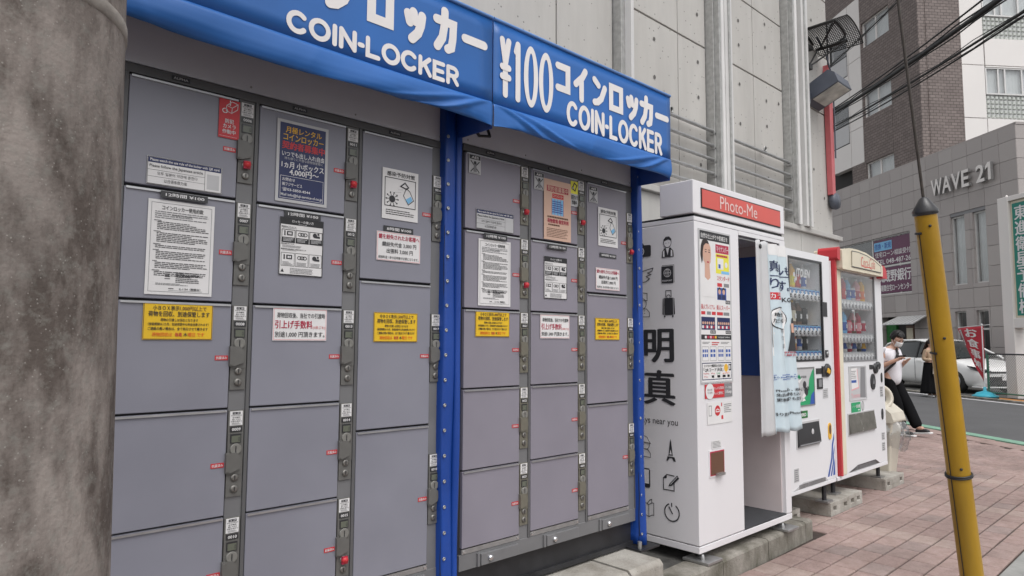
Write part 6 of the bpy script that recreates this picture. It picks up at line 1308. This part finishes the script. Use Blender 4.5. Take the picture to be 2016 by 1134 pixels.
# ================================================================ PEOPLE
def skin(nodes,edges,root,k,sub=2):
    me=bpy.data.meshes.new('skin'); ids=list(nodes); ix={n_:i for i,n_ in enumerate(ids)}
    me.from_pydata([nodes[n_][0] for n_ in ids],[(ix[a],ix[b_]) for a,b_ in edges],[]); o=bpy.data.objects.new('skin',me); col.objects.link(o)
    o.modifiers.new('s','SKIN').use_smooth_shade=True
    for i,n_ in enumerate(ids):
        r_=nodes[n_][1]; sv=me.skin_vertices[0].data[i]; sv.radius=(r_,r_) if not isinstance(r_,tuple) else r_; sv.use_root=(n_==root)
    ss=o.modifiers.new('u','SUBSURF'); ss.levels=sub; ss.render_levels=sub
    bpy.context.view_layer.update()
    m=bpy.data.meshes.new_from_object(o.evaluated_get(bpy.context.evaluated_depsgraph_get())); bpy.data.objects.remove(o)
    m.materials.clear(); m.materials.append(MT[k])
    for p in m.polygons: p.use_smooth=True; p.material_index=0
    return m
def chain(d,E,names,pts,rads,start=None):
    prev=start
    for n_,p,r_ in zip(names,pts,rads):
        d[n_]=(p,r_)
        if prev: E.append((prev,n_))
        prev=n_
def hand(d,E,tag_,wr,hd,fdir,side,curl):
    """palm vertex hd, five finger chains"""
    f=Vector(fdir).normalized(); s=Vector(side).normalized(); n_=f.cross(s)
    for i,(off,l) in enumerate(((-.030,.055),(-.011,.068),(.009,.072),(.028,.064))):
        b0=Vector(hd)+s*off+f*.035; p1=b0+f*l*.5+n_*curl*.012; p2=b0+f*l*.85+n_*curl*.04
        chain(d,E,[tag_+'f%d%d'%(i,j) for j in range(3)],[tuple(b0),tuple(p1),tuple(p2)],[.010,.0085,.0075],tag_+'hand')
    b0=Vector(hd)-s*.04+f*.0; chain(d,E,[tag_+'t0',tag_+'t1'],[tuple(b0),tuple(b0+f*.045-s*.012+n_*curl*.015)],[.011,.009],tag_+'hand')
def head_parts(root,M,hc,fwd,k_hair,mask,long=False):
    fx=Vector(fwd).normalized(); sd_=Vector((0,0,1)).cross(fx).normalized(); uz=fx.cross(sd_)
    Mh=M@Matrix((( *[fx.x,sd_.x,uz.x],hc[0]),( *[fx.y,sd_.y,uz.y],hc[1]),( *[fx.z,sd_.z,uz.z],hc[2]),(0,0,0,1)))
    rnh=random.Random(4)
    def hair(u,v):
        a=2*math.pi*u; ph=math.pi*.5-v*math.pi*.62*(1 if abs(((u+.5)%1)-.5)>.19 else .55)
        r_=1+.05*math.sin(13*a+5*v)+.04*math.sin(29*a)
        return (-.006+.102*r_*math.cos(ph)*math.cos(a),.086*r_*math.cos(ph)*math.sin(a),.025+.108*r_*math.sin(ph))
    q=MB(); q.grid(hair,48,14,k_hair); q.build('hair',root,Mh,solid=.012)
    if long:
        q=MB(); q.grid(lambda u,v:(-.085+.05*math.cos((u-.5)*3.0)*(.2)-.02*v+.006*math.sin(22*u),(u-.5)*(.19+.05*v),.05-.40*v),16,10,k_hair); q.build('long_hair',root,Mh,solid=.03)
    q=MB()
    for sgn in (-1,1):
        q.lathe([(.0,0),(.010,.0),(.010,.004),(.0,.006)],(.088,sgn*.032,.008),'black',8,axis='x'); q.tube([(.086,sgn*.048,.03),(.092,sgn*.02,.033)],.004,k_hair,5)
    q.build('eyes',root,Mh)
    if mask:
        q=MB(); q.grid(lambda u,v:(.045+.068*math.cos((u-.5)*2.5)*(1-.12*(2*v-1)**2),.075*math.sin((u-.5)*2.5),-.085+.082*v),16,8,'paper'); q.build('face_mask',root,Mh,solid=.003)
        q=MB()
        for sgn in (-1,1): q.tube([(.05,sgn*.078,-.01),(-.005,sgn*.086,.012)],.0025,'paper',4); q.tube([(.05,sgn*.078,-.07),(-.005,sgn*.086,-.02)],.0025,'paper',4)
        q.build('mask_loops',root,Mh)
    else:
        q=MB(); q.tube([(.098,-.018,-.05),(.101,0,-.052),(.098,.018,-.05)],.004,'crimson',5); q.build('mouth',root,Mh)
    return Mh
def addhead(d,E,hc,fwd,up_=(0,0,1),neck='neck'):
    f=Vector(fwd).normalized(); u=Vector(up_); u=(u-f*u.dot(f)).normalized(); c=Vector(hc); s=u.cross(f)
    chain(d,E,['h0','h1','h2'],[tuple(c-u*.065+f*.022),tuple(c+u*.01),tuple(c+u*.065-f*.006)],[(.058,.064),(.082,.092),(.066,.074)],neck)
    d['nose']=(tuple(c+f*.100-u*.018),.012); E.append(('h1','nose'))
    for n_,sg_ in (('earl',1),('earr',-1)): d[n_]=(tuple(c+s*sg_*.086-f*.01-u*.005),.016); E.append(('h1',n_))
# --- man walking, reading his phone
Mm=Matrix.Translation((11.62,3.72,0))@Matrix.Rotation(R(-104),4,'Z')
man=tag(put('person',None,None,Mm),'person in white T-shirt and black trousers walking and reading a phone, wearing a mask','person')
d={};E=[]
d['pel']=((0,0,.84),(.11,.14)); chain(d,E,['sp','ch','neck'],[(.0,0,1.0),(.03,0,1.22),(.085,0,1.365)],[(.10,.13),(.115,.15),.056],'pel')
fh=(.80,-.12,-.55); addhead(d,E,(.135,0,1.475),fh)
for n_,sg_ in (('L',1),('R',-1)):
    sh=(.03,sg_*.165,1.27)
    if sg_<0: el=(-.07,-.255,1.01); wr=(.17,-.18,1.13); hd=(.235,-.15,1.165); fd=(.7,.25,.4)
    else: el=(.0,.24,1.02); wr=(.17,.10,1.10); hd=(.225,.06,1.13); fd=(.8,-.3,.3)
    chain(d,E,[n_+'sh',n_+'el',n_+'wr',n_+'hand'],[sh,el,wr,hd],[.058,.043,.031,(.022,.034)],'ch')
    hand(d,E,n_,wr,hd,fd,(0.25,-.9,.2) if sg_<0 else (.2,.9,.2),.8 if sg_<0 else .5)
legs={'R':[(.02,-.085,.80),(.15,-.08,.45),(.20,-.07,.085),(.28,-.065,.04)],'L':[(.02,.085,.80),(.215,.07,.46),(.385,.05,.12),(.465,.045,.13)]}
for n_ in 'RL': chain(d,E,[n_+'hip',n_+'kn',n_+'an',n_+'toe'],legs[n_],[.085,.058,.04,.035],'pel')
body=put('body',skin(d,E,'pel','flesh'),man,Mm)
head_parts(man,Mm,(.135,0,1.475),fh,'hairblack',True)
s={};E2=[]; s['a']=((.01,0,.72),(.140,.19)); chain(s,E2,['b','c','n'],[(.0,0,.96),(.028,0,1.22),(.075,0,1.325)],[(.135,.18),(.15,.19),.078],'a')
for n_,sg_,mid in (('L',1,(-.03,.232,1.10)),('R',-1,(-.035,-.232,1.10))): chain(s,E2,[n_+'s',n_+'m'],[(.03,sg_*.165,1.265),mid],[.085,.082],'c')
put('t_shirt',skin(s,E2,'a','tee'),man,Mm)
s={};E2=[]; s['a']=((0,0,.83),(.125,.155)); s['tp']=((0,0,.93),(.130,.16)); E2.append(('a','tp'))
for n_ in 'RL':
    p=legs[n_]; chain(s,E2,[n_+'0',n_+'1',n_+'2'],[p[0],p[1],(p[2][0]-.005,p[2][1],p[2][2]-.005)],[.105,.09,.086],'a')
put('trousers',skin(s,E2,'a','trousers'),man,Mm)
for n_ in 'RL':
    p=legs[n_]; a=Vector(p[2]); b_=Vector(p[3]); s={};E2=[]; dr=(b_-a); dr.z=dr.z if n_=='L' else 0; dr.normalize()
    base=Vector((a.x,a.y,a.z-.035)); chain(s,E2,['h','m','t'],[tuple(base-dr*.05),tuple(base+dr*.07+Vector((0,0,-.005))),tuple(base+dr*.17+Vector((0,0,-.012)))],[(.042,.04),(.043,.04),(.035,.028)])
    so=put('shoe',skin(s,E2,'m','black'),man,Mm)
    q=MB(); c1=base-dr*.075; c2=base+dr*.20; pp=Vector((-dr.y,dr.x,0)).normalized()*.045; z_=Vector((0,0,-.048))
    q.add([c1-pp+z_,c2-pp+z_,c2+pp+z_,c1+pp+z_,c1-pp+z_+Vector((0,0,.03)),c2-pp+z_+Vector((0,0,.025)),c2+pp+z_+Vector((0,0,.025)),c1+pp+z_+Vector((0,0,.03))],[(3,2,1,0),(4,5,6,7),(0,1,5,4),(1,2,6,5),(2,3,7,6),(3,0,4,7)],'paper'); q.build('sole',so,Mm,bevel=.012)
q=MB(); q.tube([(.10,.02,1.36),(.18,-.06,1.25),(.17,-.14,1.10),(.05,-.205,.96),(-.10,-.17,.92)],.018,'black',6); q.build('bag_strap',man,Mm)
q=MB(); q.box(-.035,.035,-.005,.005,-.07,.07,'black'); o=q.build('smartphone',None,Mm@T(.275,-.125,1.21)@Matrix.Rotation(R(20),4,'Z')@Matrix.Rotation(R(70),4,'X')@Matrix.Rotation(R(80),4,'Y'),bevel=.004); tag(o,'black smartphone held by the walking person in the white T-shirt','phone')
q=MB(); q.box(-.20,-.12,-.22,.10,.78,.98,'black'); q.build('shoulder_bag',man,Mm,bevel=.03)
# --- woman standing by the car
wp=SW(-17.0,12.9,0); Mw=Matrix.Translation((wp.x,wp.y,-.012))@Matrix.Rotation(R(-127.6+15),4,'Z')
wo_=tag(put('person',None,None,Mw),'person in beige cardigan and long black skirt standing by the white car','person')
d={};E=[]; d['pel']=((0,0,.84),(.10,.13)); chain(d,E,['sp','ch','neck'],[(.0,0,1.0),(.01,0,1.18),(.03,0,1.31)],[(.085,.115),(.095,.13),.045],'pel')
addhead(d,E,(.06,0,1.42),(.9,0,-.35))
for n_,sg_ in (('L',1),('R',-1)):
    chain(d,E,[n_+'sh',n_+'el',n_+'wr',n_+'hand'],[(.01,sg_*.14,1.22),(-.02,sg_*.21,.99),(.18,sg_*.11,.99),(.235,sg_*.08,1.0)],[.045,.036,.027,(.02,.03)],'ch'); hand(d,E,n_,None,(.235,sg_*.08,1.0),(.9,-.4*sg_,.1),(0,.2,1),.6)
for n_,sg_ in (('L',1),('R',-1)): chain(d,E,[n_+'hip',n_+'kn',n_+'an',n_+'toe'],[(0,sg_*.08,.80),(.02,sg_*.08,.45),(.0,sg_*.08,.08),(.10,sg_*.09,.035)],[.08,.055,.036,.03],'pel')
put('body',skin(d,E,'pel','flesh'),wo_,Mw); head_parts(wo_,Mw,(.06,0,1.42),(.9,0,-.35),'hairbrown',False,True)
s={};E2=[]; s['a']=((.0,0,.90),(.115,.15)); chain(s,E2,['b','c','n'],[(.0,0,1.02),(.01,0,1.19),(.02,0,1.27)],[(.11,.14),(.12,.155),.065],'a')
for n_,sg_ in (('L',1),('R',-1)): chain(s,E2,[n_+'s',n_+'e',n_+'w'],[(.01,sg_*.14,1.215),(-.02,sg_*.21,.99),(.15,sg_*.13,.99)],[.068,.062,.052],'c')
put('cardigan',skin(s,E2,'a','cardigan'),wo_,Mw)
q=MB(); q.grid(lambda u,v:((.13+.11*(1-v)+.012*math.sin(2*math.pi*u*11)*(1-v))*math.cos(2*math.pi*u),(.155+.11*(1-v)+.012*math.sin(2*math.pi*u*11)*(1-v))*math.sin(2*math.pi*u),.10+.82*v),66,12,'trousers'); q.build('skirt',wo_,Mw,solid=.006)
for sg_ in (-1,1):
    s={};E2=[]; chain(s,E2,['h','m','t'],[(-.05,sg_*.085,.04),(.07,sg_*.09,.035),(.17,sg_*.095,.03)],[(.036,.036),(.038,.033),(.03,.022)]); put('shoe',skin(s,E2,'m','paper'),wo_,Mw)
q=MB(); q.prism([(-.11,-.24),(.11,-.24),(.10,-.05),(.045,.0),(-.045,.0),(-.10,-.05)],-.05,.05,'bagcream'); q.tube([(-.03,0,.0),(-.03,0,.14),(0,0,.17),(.03,0,.14),(.03,0,.0)],.006,'bagcream',5); o=q.build('pouch_bag',None,Mw@T(.26,-.06,.86)@Matrix.Rotation(R(40),4,'Z'),bevel=.02); tag(o,'cream drawstring pouch hanging from the hand of the person in the beige cardigan','bag')
bpy.data.objects.remove(_ob)
